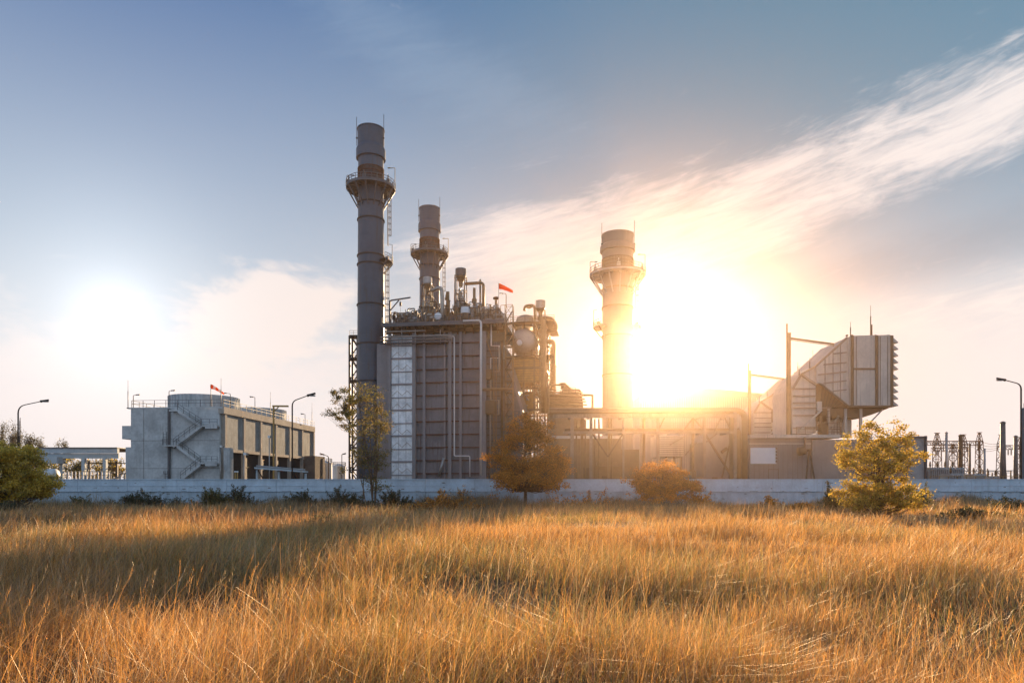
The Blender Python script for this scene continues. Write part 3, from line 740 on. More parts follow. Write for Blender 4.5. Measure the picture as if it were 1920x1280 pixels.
m = MB()
for za_, zb_ in ((640, 700), (700, 760), (760, 830)):
    m.bar((WX(913), -.6, fb.Z(913, za_)), (WX(935), -.6, fb.Z(935, zb_)), .14)
m.ladder(WX(929), -.7, 3, fb.Z(929, 670), (0, -1), .7, True, .04)
obj('access_ladder', m, 'pipe_buff', bh)
m = MB().bar((WX(735), -.9, 1.9), (WX(960), -.9, 1.9), .08).rail([(WX(735), -.9, 1.2), (WX(950), -.9, 1.2)], 1.3, 4, .04, (1,)).box(WX(865), WX(955), -1.6, 0, 1.9, 2.4)
obj('ground_railing', m, 'rail_paint', bh)

# ---- plant standing on the roof platform
def rw(px, py, ly):                                    # world position on the boiler frame
    X, Z = fb.loc(px, py, ly); return (*fworld(fb, X, ly), Z)
def rthing(name, label, cat, px, ly, z=None, group=None):
    x, y, _ = rw(px, 0, ly); return thing(name, label, cat, (x, y, ZP2-.05 if z is None else z), fb.rz, group)
S_ = lambda px: px*142/F                               # picture pixels to metres at the boiler
def hz(py, ly=0): return EYE-(py-HY)*(145+ly-2)/F - PL  # height above the platform
jc = rthing('jib_crane', 'grey jib crane with hook on the left end of the boiler roof', 'crane', 731, 0)
h = hz(559)
obj('post', MB().bar((0, 0, 0), (0, 0, h), .38), 'steel_grey', jc); obj('jib', MB().tube([(0, 0, h-1.2), (0, 0, h), (S_(42), -.6, h+.3)], .17, 6, bend=.5), 'steel_grey', jc)
obj('brace', MB().bar((0, 0, h-2.2), (S_(19), -.2, h), .2), 'steel_grey', jc)
hk = obj('chain_hoist', MB().bar((S_(22), -.3, h), (S_(22), -.3, h-3.5), .05).box(S_(22)-.2, S_(22)+.2, -.5, -.1, h-1.3, h-.5), 'steel_dark', jc)
def silencer(label, px, topy, boty, wpx, ly, legs, group='silencer vents on the boiler plant', body='galv', base=None):
    t = rthing('silencer_vent', label, 'vent', px, ly, base, group); b0 = (PL if base is None else base)-PL
    r = S_(wpx)/2; z1 = hz(topy, ly)-b0; z0 = hz(boty, ly)-b0
    obj('drum', MB().lathe(0, 0, [(r*.96, z0), (r, z0+.1), (r, z1-.1), (r*.97, z1), (r*.8, z1), (r*.8, z1-.4)], 28).lathe(0, 0, [(r*1.02, z0+(z1-z0)*.5), (r*1.03, z0+(z1-z0)*.5), (r*1.03, z0+(z1-z0)*.54), (r*1.0, z0+(z1-z0)*.54)], 28), body, t)
    obj('neck', MB().lathe(0, 0, [(r*.35, z0-2.2), (r*.4, z0-1.2), (r*.85, z0-.3), (r*.96, z0)], 20), 'pipe_buff', t)
    m = MB()
    for a, b in ((-1, -1), (1, -1), (1, 1), (-1, 1)):
        m.bar((a*r*legs, b*r*legs, 0), (a*r*.9, b*r*.9, z0+.1), .18)
    for f in (.2, .45, .7, .95):
        for (a, b), (c, d) in zip(((-1,-1),(1,-1),(1,1),(-1,1)), ((1,-1),(1,1),(-1,1),(-1,-1))): m.bar((a*r*legs, b*r*legs, z0*f), (c*r*legs, d*r*legs, z0*f), .12)
    obj('support_frame', m, 'steel_brown', t)
    m = MB(); random.seed(int(px))
    for k in range(9):
        x0 = random.uniform(-r, r); y0 = random.uniform(-r, r); za = random.uniform(0, z0*.5); zb_ = random.uniform(z0*.5, z0)
        m.tube([(x0, y0, za), (x0, y0, zb_), (x0*.2, y0*.2, zb_+.3)], random.uniform(.06, .17), 7, bend=.2)
    for k in range(5):
        z = z0*random.uniform(.2, .8); x0 = random.uniform(-r, r); m.lathe(x0, -r*.8, [(.1, z), (.32, z+.1), (.32, z+.35), (.1, z+.5)], 10)
    obj('riser_pipe', m, 'jacket', t)
    return t
silencer('white silencer vent in front of the middle chimney stack', 801.5, 518, 531, 17, 3, 1.2)
silencer('tallest silencer vent on the boiler roof beside the pipe arch', 864, 505, 519, 21, 4, 1.0, body='steel_grey')
# valve and pipe skids crowding the roof
def skid(label, px, ly, wpx, h, seed, dense=1.0, mats=('jacket', 'pipe_buff', 'galv')):
    t = rthing('valve_skid', label, 'valve group', px, ly, None, 'valve groups on the boiler roof'); w_ = S_(wpx); random.seed(seed)
    for mi, mt in enumerate(mats):
        m = MB()
        for k in range(int(13*dense)):
            x = random.uniform(-w_/2, w_/2); y = random.uniform(-2, 2); z = random.uniform(.5, h*1.15); r = random.uniform(.05, .17)
            c = random.random()
            if c < .45: x2 = x+random.uniform(-1.6, 1.6); m.tube([(x, y, 0), (x, y, z), (x2, y, z), (x2, y, max(.2, z-random.uniform(.4, 1.5)))], r, 7, bend=.25)
            elif c < .7: m.tube([(x, y, 0), (x, y, z)], r, 7).lathe(x, y, [(r, z*.4), (r*2.2, z*.4), (r*2.2, z*.4+.12), (r, z*.4+.12)], 10).lathe(x, y, [(.03, z), (.3, z+.02), (.3, z+.1), (.03, z+.12)], 12)
            elif c < .85: m.lathe(x, y, [(.06, z*.5), (.36, z*.5+.1), (.38, z*.5+.4), (.1, z*.5+.6), (.08, z)], 12)
            else: m.drum((x-.5, y, z*.5), (x+.5, y, z*.5), random.uniform(.2, .4), 12)
        obj(('pipe_run', 'valve_body', 'control_valve')[mi], m, mt, t)
    m = MB()
    for a in (-w_/2, w_/2):
        for b in (-2.1, 2.1): m.bar((a, b, 0), (a, b, h*.75), .12)
        m.bar((a, -2.1, h*.75), (a, 2.1, h*.75), .12)
    for b in (-2.1, 2.1): m.bar((-w_/2, b, h*.75), (w_/2, b, h*.75), .12)
    obj('frame', m, 'steel_brown', t); return t
skid('low rusty valve group at the left end of the boiler roof', 748, 1, 22, 2.5, 3, .8, ('rust', 'pipe_buff', 'galv'))
skid('dense valve group left of the white silencer', 775, 1, 26, 3.0, 5, 1.5)
skid('tall pipe cluster under the white silencer', 806, 1.5, 24, 4.6, 7, 2.4)
skid('valve group between the two silencer vents', 838, 2, 20, 4.2, 9, 1.6)
skid('tall pipe cluster under the tallest silencer', 866, 2, 20, 6.2, 11, 2.2)
skid('pipe cluster beneath the pipe arch on the roof', 893, 2, 22, 4.2, 13, 1.8)
skid('low valve group beside the orange windsock pole', 928, 2, 26, 3.4, 15, 2.0)
skid('valve group between the pipe arch and the round-capped pipe', 912, 1, 14, 3.0, 19, 1.3)
skid('low valve group under the roof railing right of the jib crane', 760, -.2, 14, 2.0, 23, 1.0)
t = rthing('gooseneck_pipe', 'large pale gooseneck pipe bending down beside the middle stack', 'pipe', 827, 0)
P = [(808, 544), (822, 538.5), (828, 541), (829.5, 560), (829, 622)]
obj('pipe', MB().tube([((a-827)*S_(1), 0, hz(b)) for a, b in P], .42, 12, bend=1.0), 'jacket', t)
obj('branch', MB().tube([(S_(-28), 0.3, hz(545)), (S_(-2), .3, hz(537)), (S_(2), .3, hz(541))], .2, 8, bend=.4).tube([(S_(8), 1, hz(560)), (S_(11), 1, hz(543)), (S_(11), 1, 0)], .35, 8, bend=.4), 'pipe_buff', t)
t = rthing('pipe_arch', 'brown pipe arch crossing the roof right of the tallest silencer', 'pipe', 890, 5)
obj('pipe', MB().tube([((a-890)*S_(1.03), 0, hz(b, 5)) for a, b in ((872, 533), (907, 532), (907, 590))], .33, 10, bend=.9), 'pipe_buff', t)
obj('riser', MB().tube([(S_(11), 0, 0), (S_(11), 0, hz(526, 5))], .2, 8).lathe(S_(11), 0, [(.2, 4), (.5, 4.2), (.5, 4.9), (.2, 5.1)], 12).tube([(S_(1), -1, 0), (S_(1), -1, hz(544, 5))], .3, 8).lathe(S_(1), -1, [(.2, 5), (.55, 5.3), (.55, 6), (.2, 6.4)], 12), 'pipe_buff', t)
t = rthing('roof_tank', 'horizontal domed steel tank at the back right of the boiler roof', 'tank', 903, 8)
obj('vessel', MB().drum((S_(-9), 0, 2.6), (S_(13), 0, 2.6), 1.7, 24, .6), 'jacket', t); obj('saddle', MB().box(S_(-6), S_(-4), -1.2, 1.2, 0, 1.5).box(S_(8), S_(10), -1.2, 1.2, 0, 1.5), 'steel_brown', t)
t = rthing('relief_drum', 'small white vertical drum at the foot of the tallest silencer', 'tank', 873, .5)
obj('vessel', MB().lathe(0, 0, [(.95, .9), (1.0, 1.0), (1.0, 3.4), (.6, 3.7)], 20), 'beige_dark', t); obj('jacket', MB().lathe(0, 0, [(1.02, 2.1), (1.04, 2.12), (1.04, 3.3), (1.02, 3.35)], 24), 'white_panel', t)
t = rthing('round_sign_disc', 'round white flat-ended valve disc on the roof railing', 'valve', 821, -1.5)
obj('disc', MB().drum((0, 0, 1.3), (0, .25, 1.3), .75, 24, .1), 'white_panel', t); obj('stem', MB().bar((0, .1, 0), (0, .1, .8), .15), 'steel_grey', t)
SOCK = True
x, y, z = rw(935, 534, 1)
windsock('bright orange windsock flying above the boiler roof', x, y, PL, z+.3, 2.9, .58, 1.15)
x, y, z = rw(949, 550, 2)
lamp_post('roof_lamp', 'small lamp post under the orange windsock', x, y, PL, z, -.75, r=.06, up=.05, cat='roof lamp', matn='steel_brown', head=.9)
t = rthing('vent_cap_pipe', 'short pipe with a flat round cap left of the windsock', 'vent', 930, 2)
obj('pipe', MB().tube([(0, 0, 0), (0, 0, hz(566, 2))], .25, 10), 'pipe_buff', t); obj('cap', MB().lathe(0, 0, [(.1, hz(565, 2)), (.6, hz(564, 2)), (.62, hz(561, 2)), (.3, hz(559.5, 2))], 16), 'rust', t)
t = rthing('stair_tower', 'caged brown ladder tower at the right corner of the boiler roof', 'stair tower', 955, 1, 0)
zt = PL+hz(577, 1)
obj('frame', MB().lattice(0, 0, 0, zt, 1.6, 1.6, 2.2, .07), 'pipe_buff', t)
m = MB(); z = 4; k = 0
while z < zt-3:
    m.bar((-.7 if k % 2 else .7, -.5, z), (.7 if k % 2 else -.7, -.5, z+2.4), .5, .12); m.box(-.85, .85, -.85, .85, z-.05, z); z += 2.4; k += 1
obj('stair_flight', m, 'steel_brown', t)

# stair tower left of the tall chimney
t = thing('steel_tower', 'dark braced steel tower on the left side of the tallest chimney', 'steel tower', (at(663, 0, 152)[0], 152, 0))
h = at(0, 629, 152)[1]; w_ = 15*152/F
m = MB()
for a, b in ((-w_/2, 0), (w_/2, 0), (-w_/2, 3), (w_/2, 3)): m.bar((a, b, 0), (a, b, h), .42)
k = 7
for i in range(k+1):
    z = h*i/k
    for b in (0, 3): m.bar((-w_/2, b, z), (w_/2, b, z), .3)
obj('post', m, 'steel_dark', t); m = MB()
for i in range(k):
    z0 = h*i/k; z1 = h*(i+1)/k; zm = (z0+z1)/2
    for b in (0, 3): m.bar((-w_/2, b, z0), (w_/2, b, zm), .22).bar((w_/2, b, zm), (-w_/2, b, z1), .22)
obj('brace', m, 'steel_dark', t); m = MB()
for i in range(1, k+1): z = h*i/k; m.box(-w_/2, w_/2, 0, 3, z-.1, z+.02).rail([(-w_/2, -.1, z), (w_/2, -.1, z)], 1.1, 1, .04)
obj('landing', m, 'steel_dark', t)
# ------------------------------------------------------------------ drum plant right of the boiler house
fd = Frame(960, 158, -8.0)
dp = fthing('steam_drum_plant', 'sunlit multi-storey steel plant with a domed drum right of the boiler house', 'plant', fd)
dX = fd.X; dZ = lambda py, ly=0: fd.Z(1000, py, ly)
m = MB()
for px in (962, 982, 1002, 1022):
    for ly in (0, 7, 14): m.bar((dX(px), ly, 0), (dX(px), ly, dZ(605)), .4)
for py in (605, 668, 690, 728, 768):
    for ly in (0, 7, 14): m.bar((dX(958), ly, dZ(py)), (dX(1024), ly, dZ(py)), .45)
    for px in (962, 1002, 1022): m.bar((dX(px), 0, dZ(py)), (dX(px), 14, dZ(py)), .35)
obj('frame', m, 'pipe_buff', dp)
m = MB()
for a, b, c, d in ((962, 668, 982, 605), (1002, 728, 1022, 690), (962, 768, 982, 728), (1002, 768, 1022, 728), (1002, 668, 1022, 605)):
    m.bar((dX(a), -.1, dZ(b)), (dX(c), -.1, dZ(d)), .2).bar((dX(a), -.1, dZ(d)), (dX(c), -.1, dZ(b)), .2)
obj('brace', m, 'pipe_buff', dp)
m = MB()
for py, x0, x1 in ((605, 958, 1040), (668, 958, 1036), (728, 1000, 1036)):
    m.box(dX(x0), dX(x1), -1, 15, dZ(py), dZ(py)+.15)
    m.rail([(dX(x0), -1, dZ(py)+.15), (dX(x1), -1, dZ(py)+.15)], 1.2, 1.6, .05, (1, .66, .33))
obj('deck', m, 'steel_brown', dp)
obj('clad_panel', MB().box(dX(962), dX(1018), -.2, 10, dZ(716), dZ(672)).box(dX(978), dX(1000), 1, 8, dZ(770), dZ(735)), 'yellow_steel', dp)
m = MB()
for i in range(10): z = dZ(714)+i*(dZ(674)-dZ(714))/9; m.box(dX(963), dX(1017), -.3, -.203, z, z+.1)
obj('panel_rib', m, 'pipe_buff', dp)
obj('upper_drum', MB().lathe(dX(982), 4, [(2.35, dZ(608)), (2.35, dZ(592)), (2.2, dZ(589)), (1.6, dZ(584.5)), (.8, dZ(582.5)), (.05, dZ(582))], 32), 'jacket', dp)
g = obj('main_drum', MB().drum((dX(982), -.6, dZ(641)), (dX(982), 9, dZ(641)), 25.5*158/F*.98, 36, .35), 'jacket', dp)
obj('manhole', MB().drum((dX(976), -2.3, dZ(645)), (dX(976), -.8, dZ(645)), .62, 20, .1), 'white_panel', g)
m = MB()
P = lambda pts, ly: [(dX(a), ly, fd.Z(1000, b, ly)) for a, b in pts]
m.tube(P([(981, 582), (983, 573), (1001, 572), (1002, 600)], 2), .35, 10, bend=1).tube(P([(984, 575), (993, 577), (1001, 573)], 0), .2, 8)
m.tube(P([(1005, 597), (1032, 598), (1040, 610), (1041, 620), (1024, 622)], 3), .5, 10, bend=1.2)
m.tube(P([(1012, 642), (1036, 641), (1038, 652), (1037, 735)], 1), .55, 10, bend=1.4).tube(P([(1012, 650), (1029, 650), (1029, 730)], 4), .3, 8, bend=.8)
m.tube(P([(1020.5, 600), (1020.5, 775)], -1.4), .62, 12).tube(P([(1009, 610), (1009, 700)], 5), .3, 8)
for px in (968, 973, 988, 993, 998, 1006, 1013): m.tube(P([(px, 668 if px < 1000 else 640), (px, 770)], 6+px % 3), .16, 7)
obj('pipework', m, 'pipe_buff', dp)
m = MB(); random.seed(8)
for k in range(46):
    px = random.uniform(1000, 1030); py = random.uniform(600, 760); ly = random.uniform(-1, 8); a = random.uniform(2, 9)
    m.tube(P([(px, py), (px+a*random.choice((-1, 1)), py), (px+a*random.choice((-1, 1))*.2, py+random.uniform(4, 14))], ly), random.uniform(.07, .2), 6, bend=.2)
for k in range(20):
    px = random.uniform(962, 1000); py = random.uniform(725, 775); ly = random.uniform(-1, 8); m.tube(P([(px, py), (px+random.uniform(-8, 8), py), (px, py+10)], ly), random.uniform(.07, .2), 6, bend=.2)
for k in range(24):
    x = dX(random.uniform(1000, 1028)); z = dZ(random.uniform(605, 760)); ly = random.uniform(-1, 5); m.lathe(x, ly, [(.08, z), (.35, z+.1), (.35, z+.45), (.08, z+.6)], 10)
obj('small_pipework', m, 'jacket', dp)
m = MB().ladder(dX(1016), -1.6, 4, dZ(600), (0, -1), .8, True, .05).ladder(dX(1031), -1, dZ(735), dZ(650), (1, 0), .8, True, .05)
obj('ladder', m, 'pipe_buff', dp)
x_, y_ = fworld(fd, dX(1012.5), 1)
t = thing('silencer_vent', 'rightmost silencer vent on its own lattice beside the domed drum', 'vent', (x_, y_, dZ(605)+.15), fd.rz, 'silencer vents on the boiler plant')
h0 = dZ(579)-dZ(605); h1 = dZ(563.5)-dZ(605)
obj('drum', MB().lathe(0, 0, [(1.1, h0), (1.14, h0+.1), (1.14, h1-.1), (1.1, h1), (.9, h1), (.9, h1-.4)], 26), 'jacket', t)
obj('neck', MB().lathe(0, 0, [(.4, .2), (.45, h0-1), (1.1, h0)], 16), 'pipe_buff', t)
obj('support_frame', MB().lattice(0, 0, 0, h0+.1, 2.4, 2.0, 1.5, .09), 'pipe_buff', t)

# transformer-like stepped plant left of the pale stack
fs = Frame(1035, 150, 0)
t = fthing('gas_turbine_vents', 'low stepped heap of ducts and pipes between drum plant and pale stack', 'duct group', fs)
sX = fs.X; sZ = lambda py, ly=0: fs.Z(1060, py, ly)
obj('duct', MB().box(sX(1030), sX(1078), 0, 6, 8, sZ(738)).box(sX(1050), sX(1090), .5, 6, sZ(738), sZ(732)).prism([(sX(1078), 8), (sX(1101), 8), (sX(1092), sZ(742)), (sX(1078), sZ(737))], 0, 6).prism([(sX(1055), sZ(732)), (sX(1078), sZ(732)), (sX(1066), sZ(722)), (sX(1058), sZ(722))], 1, 4), 'pipe_buff', t)
m = MB()
for i, py in enumerate((736, 742, 748, 753, 759)): m.tube([(sX(1030), -.8, sZ(py)), (sX(1092+i*2), -.8, sZ(py+.5))], .16, 7)
m.tube([(sX(1030), -.5, sZ(722)), (sX(1056), -.5, sZ(722)), (sX(1062), -.5, sZ(722)), (sX(1070), -.5, sZ(731)), (sX(1088), -.5, sZ(731)), (sX(1091), -.5, sZ(755))], .22, 7, bend=.6)
m.tube([(sX(1090), 0, sZ(740.5)), (sX(1111), 0, sZ(740.5)), (sX(1111), 0, sZ(775))], .25, 7, bend=.1)
m.tube([(sX(1026), -1, sZ(775)), (sX(1026), -1, sZ(728)), (sX(1031), -1, sZ(724))], .4, 8, bend=.5)
obj('pipe', m, 'pipe_buff', t)
m = MB().rail([(sX(1030), -1, sZ(738)), (sX(1078), -1, sZ(738))], 1.2, 1.6, .05).box(sX(1053), sX(1058), 1, 3, sZ(726), sZ(718))
m.lathe(sX(1055), 0, [(.1, sZ(722)), (.8, sZ(721)), (.8, sZ(718.5)), (.1, sZ(717))], 12)
obj('railing', m, 'steel_brown', t)

# ------------------------------------------------------------------ pipe rack
fp = Frame(1040, 108, 0); pX = fp.X; pZ = lambda py, ly=0: fp.Z(1200, py, ly)
t = fthing('pipe_rack', 'long sunlit steel pipe rack running from the drum plant to the turbine building', 'pipe rack', fp)
for a, b in ((1070, 1076), (1106, 1111), (1168, 1171), (1232, 1236.5), (1319.5, 1324), (1369, 1374), (1376, 1381.5)):
    obj('column', MB().box(pX(a), pX(b), 0, .5, 0, pZ(772)), 'rack_paint' if a not in (1369,) else 'beige_dark', t)
for a, b in ((1089, 1094), (1140, 1144), (1205, 1210), (1298, 1302)):
    obj('column', MB().box(pX(a, 5), pX(b, 5), 5, 5.5, 0, pZ(772, 5)), 'pipe_buff', t)
m = MB().box(pX(1038), pX(1378), -.05, .3, pZ(783), pZ(775.5)).box(pX(1056), pX(1378), -.05, .3, pZ(812.5), pZ(808)).box(pX(1040), pX(1376), 5.1, 5.4, pZ(783, 5), pZ(777, 5)).box(pX(1060), pX(1376), 5.1, 5.4, pZ(813, 5), pZ(809, 5))
for px in (1073, 1108, 1170, 1234, 1322, 1371):
    for py in (779, 810): m.bar((pX(px), .3, pZ(py)), (pX(px), 5.2, pZ(py)), .3)
obj('beam', m, 'rack_paint', t)
m = MB()
def br(a, b, c, d, w_=.22, ly=.15): m.bar((pX(a), ly, pZ(b)), (pX(c), ly, pZ(d)), w_)
br(1111, 813, 1140, 856); br(1168, 813, 1140, 856); br(1300, 783, 1322, 808, .2); br(1280, 808, 1300, 783, .2); br(1322, 812, 1374, 895, .28); br(1374, 812, 1355, 895, .2, .4); br(1360, 783, 1372, 808, .18)
br(1234, 808, 1246, 783, .18); br(1322, 830, 1345, 812, .18); br(1352, 783, 1340, 808, .15); br(1270, 830, 1300, 813, .14, 5); br(1300, 850, 1322, 825, .14, 5)
obj('brace', m, 'beige_dark', t)
m = MB()
for i, (py, r, ly) in enumerate(((769, .42, .6), (770, .3, 1.8), (771.5, .22, 2.8), (769, .34, 3.9), (773, .18, -.2))):
    e = 1398.5 if i == 0 else 1360; pts = [(pX(1030), ly, pZ(py)), (pX(e), ly, pZ(py))]
    if i == 0: pts.append((pX(e), ly, 0))
    m.tube(pts, r if i else .48, 12, bend=1.4)
m.tube([(pX(1376), .8, pZ(808)), (pX(1388), .8, pZ(806)), (pX(1388), .8, 0)], .4, 10, bend=.9).tube([(pX(1392), 1.8, pZ(800)), (pX(1392), 1.8, 0)], .12, 7)
m.tube([(pX(1060), 1.0, pZ(804)), (pX(1370), 1.0, pZ(804))], .2, 8).tube([(pX(1060), 2.0, pZ(805)), (pX(1370), 2.0, pZ(805))], .15, 8)
for px in (1083, 1100, 1118, 1126, 1150): m.tube([(pX(px), 2, pZ(783)), (pX(px), 2, 0)], .14, 7)
obj('rack_pipe', m, 'pipe_buff', t)
m = MB()
m.rail([(pX(1236), -.3, pZ(808)), (pX(1368), -.3, pZ(808))], 1.3, 2.2, .03, (1, .66, .33)).rail([(pX(1040), .3, 1.5), (pX(1360), .3, 1.5)], 1.2, 3, .035, (1,))
obj('railing', m, 'beige_dark', t)

# ------------------------------------------------------------------ generator hall and the plant beneath the rack
fh = Frame(1200, 215, 0)
t = fthing('generator_hall', 'wide pale hall with a shallow gabled roof behind the pipe rack', 'hall', fh)
hX = fh.X; hZ = lambda py, ly=0: fh.Z(1300, py, ly)
obj('gable_wall', MB().prism([(hX(1200), 0), (hX(1456), 0), (hX(1456), hZ(742)), (hX(1325), hZ(729)), (hX(1200), hZ(742.5))], .4, 38), 'beige_wall', t)
obj('roof', MB().prism([(hX(1198), hZ(742.5)), (hX(1325), hZ(728.6)), (hX(1458), hZ(742)), (hX(1458), hZ(740.5)), (hX(1325), hZ(726.8)), (hX(1198), hZ(741))], 0, 39), 'beige', t)
m = MB()
for i in range(60): x = hX(1200)+i*.72; m.box(x, x+.12, .34, .397, 0, hZ(745))
obj('cladding_rib', m, 'beige', t)
obj('annex', MB().box(hX(1205), hX(1240), -14, .3, 0, hZ(775, -14)), 'beige_wall', t)
fu = Frame(1232, 128, 0); uX = fu.X; uZ = lambda py: fu.Z(1260, py)
t = fthing('cooler_box', 'raised slatted cooler box on short legs beneath the pipe rack', 'cooler', fu)
obj('casing', MB().box(uX(1232), uX(1282), 0, 6, uZ(856), uZ(816)), 'beige', t)
m = MB()
for i in range(10): z = uZ(856)+i*.4; m.box(uX(1231.5), uX(1282.5), -.12, -.003, z, z+.09)
obj('slat', m, 'beige_dark', t)
for px in (1236, 1250, 1264, 1278): obj('leg', MB().box(uX(px)-.15, uX(px)+.15, .2, .5, 0, uZ(856)), 'beige_dark', t)
obj('fan_cowl', MB().lathe(uX(1245), 3, [(1.2, uZ(816)), (1.3, uZ(808))], 20).lathe(uX(1268), 3, [(1.2, uZ(816)), (1.3, uZ(808))], 20), 'beige', t)
t = fthing('transformer_house', 'beige block with one sloped side behind the rack braces', 'building', Frame(1318, 122, 0))
q_ = Frame(1318, 122, 0)
obj('body', MB().prism([(0, 0), (q_.X(1372), 0), (q_.X(1372), q_.Z(0, 812)), (q_.X(1330), q_.Z(0, 812)), (0, q_.Z(0, 828))], 0, 9), 'beige_wall', t)
obj('duct', MB().bar((q_.X(1352), -.3, q_.Z(0, 848)), (q_.X(1362), -.3, q_.Z(0, 840)), .5).box(q_.X(1335), q_.X(1345), -.05, -.003, 0, 3), 'beige_dark', t)
q_ = Frame(1120, 135, 0)
t = fthing('equipment_shelter', 'low equipment shelter seen between the left rack columns', 'shelter', q_)
obj('wall', MB().box(q_.X(1035), q_.X(1165), 0, 8, 0, q_.Z(0, 822)).box(q_.X(1165), q_.X(1200), 1, 8, 0, q_.Z(0, 842)).box(q_.X(1118), q_.X(1165), -1.5, -.003, q_.Z(0, 873), q_.Z(0, 866)), 'pipe_buff', t)
obj('roof', MB().box(q_.X(1033), q_.X(1167), -.4, 8.4, q_.Z(0, 822)+.003, q_.Z(0, 817)), 'beige', t)
obj('door', MB().box(q_.X(1128), q_.X(1140), -.08, -.003, 0, 3.4).box(q_.X(1090), q_.X(1108), -.06, -.003, 2.5, 5), 'beige_dark', t)
q_ = Frame(1285, 118, 0)
t = fthing('lube_skid', 'row of small machines and motors at the foot of the cooler box', 'machine group', q_); m = MB(); random.seed(31)
for i in range(9):
    x = q_.X(1205+i*13); h = random.uniform(2.6, 4.6); m.drum((x-.6, 0, h*.6), (x+.5, 0, h*.6), .5, 14, .3).tube([(x+.7, 0, 0), (x+.7, 0, h), (x-.3, 0, h)], .12, 7, bend=.3)
obj('motor', m, 'pipe_buff', t); obj('plinth', MB().box(q_.X(1200), q_.X(1318), -1, 1.2, 0, 2.3), 'beige_wall', t)

# ------------------------------------------------------------------ turbine building under the air intakes
fg = Frame(1405, 116, 0); gX = fg.X; gZ = lambda py, ly=0: fg.Z(1500, py, ly)
t = fthing('turbine_building', 'low beige turbine building under the air intake houses', 'building', fg)
obj('wall', MB().box(gX(1405), gX(1521), 0, 24, 0, gZ(821)).box(gX(1521)+.01, gX(1700), -.4, 24, 0, gZ(824)), 'beige_wall', t)
obj('parapet', MB().box(gX(1404), gX(1572), -.7, 24.2, gZ(821)+.003, gZ(815)).box(gX(1404), gX(1520), -.12, -.003, gZ(832.5), gZ(830.5)), 'beige', t)
obj('white_louvre', MB().box(gX(1407), gX(1455), -.16, -.003, gZ(869), gZ(839)), 'white_panel', t)
m = MB()
for i in range(5): z = gZ(867)+i*(gZ(843)-gZ(867))/4; m.prism([(gX(1453.5), z), (gX(1457), z+.2), (gX(1453.5), z+.45)], -.3, -.163)
for x0, x1, z0, z1 in ((1440.5, 1441, 0, 880), (1459.5, 1460, 0, 880)): m.box(gX(x0), gX(x1), -.06, -.004, 0, gZ(880))
m.box(gX(1440.5), gX(1460), -.06, -.004, gZ(880), gZ(879.2))
for i in range(13): m.box(gX(1405+i*9), gX(1405.25+i*9), -.03, -.004, 0, gZ(833))
obj('trim', m, 'beige_dark', t)
obj('rear_block', MB().box(gX(1697), gX(1728), -1, 18, 0, gZ(821, -1)), 'trafo_grey', t)
obj('rear_block_eave', MB().box(gX(1692), gX(1730), -1.3, 18.3, gZ(821, -1)+.003, gZ(817.5, -1)).box(gX(1726), gX(1728.5), -1.5, -1.0, 0, gZ(817, -1)), 'steel_grey', t)
m = MB().drum((gX(1491), -1.4, gZ(847)), (gX(1502), -1.4, gZ(845)), .7, 18, .3).tube([(gX(1500), -1.4, gZ(845)), (gX(1514), -1.2, gZ(843))], .25, 8).tube([(gX(1503), -1.2, gZ(820)), (gX(1503), -1.2, gZ(842))], .16, 8)
m.bar((gX(1501), -1.6, 0), (gX(1510), -1.5, gZ(845)), .2).bar((gX(1524), -1.6, 0), (gX(1511), -1.5, gZ(845)), .2)
obj('wall_blower', m, 'beige_dark', t)

# air intake house: big filter box cantilevered on the right, elbow duct on the left
fi = Frame(1488, 120, 0)
def IX(px): return fi.X(px)
def IZ(py): return fi.Z(1560, py)
def ipoly(pts): return [(IX(a), IZ(b)) for a, b in pts]
ai = fthing('air_intake', 'large cream air intake house with saw-tooth louvres on its right end', 'air intake', fi, 'air intake houses')
DEP = 11.0
obj('filter_house', MB().prism(ipoly([(1595, 630), (1590, 632), (1594.5, 761), (1672, 760), (1670, 627.5), (1600, 629)]), 0, DEP), 'beige', ai)
obj('elbow_duct', MB().prism(ipoly([(1488, 812), (1488, 729), (1492, 717), (1498, 708), (1504, 701), (1511, 695), (1518, 691), (1532, 685), (1532, 812)]), .6, DEP-1.4), 'beige', ai)
obj('transition', MB().prism(ipoly([(1532.1, 685), (1589.9, 632.2), (1594, 760), (1543, 719), (1537, 716.5), (1532.1, 720)]), .25, DEP-.25), 'beige', ai)
# the curved underside, a wedge under the transition; its shade is painted in brown
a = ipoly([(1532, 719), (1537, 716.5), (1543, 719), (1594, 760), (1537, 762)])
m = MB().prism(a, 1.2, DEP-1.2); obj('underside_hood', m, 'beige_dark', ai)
m = MB()
for u in np.linspace(.08, .92, 8): x0, z0 = a[2][0]+(a[3][0]-a[2][0])*u, a[2][1]+(a[3][1]-a[2][1])*u; m.bar((x0, 1.1, z0-.1), (a[4][0]+(x0-a[4][0])*.72, 1.1, a[4][1]), .12)
obj('hood_rib', m, 'steel_brown', ai)
m = MB()
for py, x0, x1 in ((729, 1489, 1531), (742.5, 1489, 1531), (755.5, 1489, 1531), (765, 1489, 1560), (779, 1489, 1532), (803, 1489, 1532)): m.box(IX(x0), IX(x1), .30, .595, IZ(py), IZ(py)+.22)
for (a0, b0, a1, b1) in ((1562, 663, 1588, 660), (1545, 683, 1588, 679), (1535, 702, 1588, 696), (1545, 718, 1588, 713), (1562, 733, 1588, 730)): m.bar((IX(a0), .16, IZ(b0)), (IX(a1), .16, IZ(b1)), .2)
for a0, b0, a1, b1 in ((1532, 685, 1591, 631.5), (1488, 729, 1504, 701), (1504, 701, 1532, 685), (1504, 701, 1532, 720)): m.bar((IX(a0), .4, IZ(b0)), (IX(a1), .4, IZ(b1)), .34)
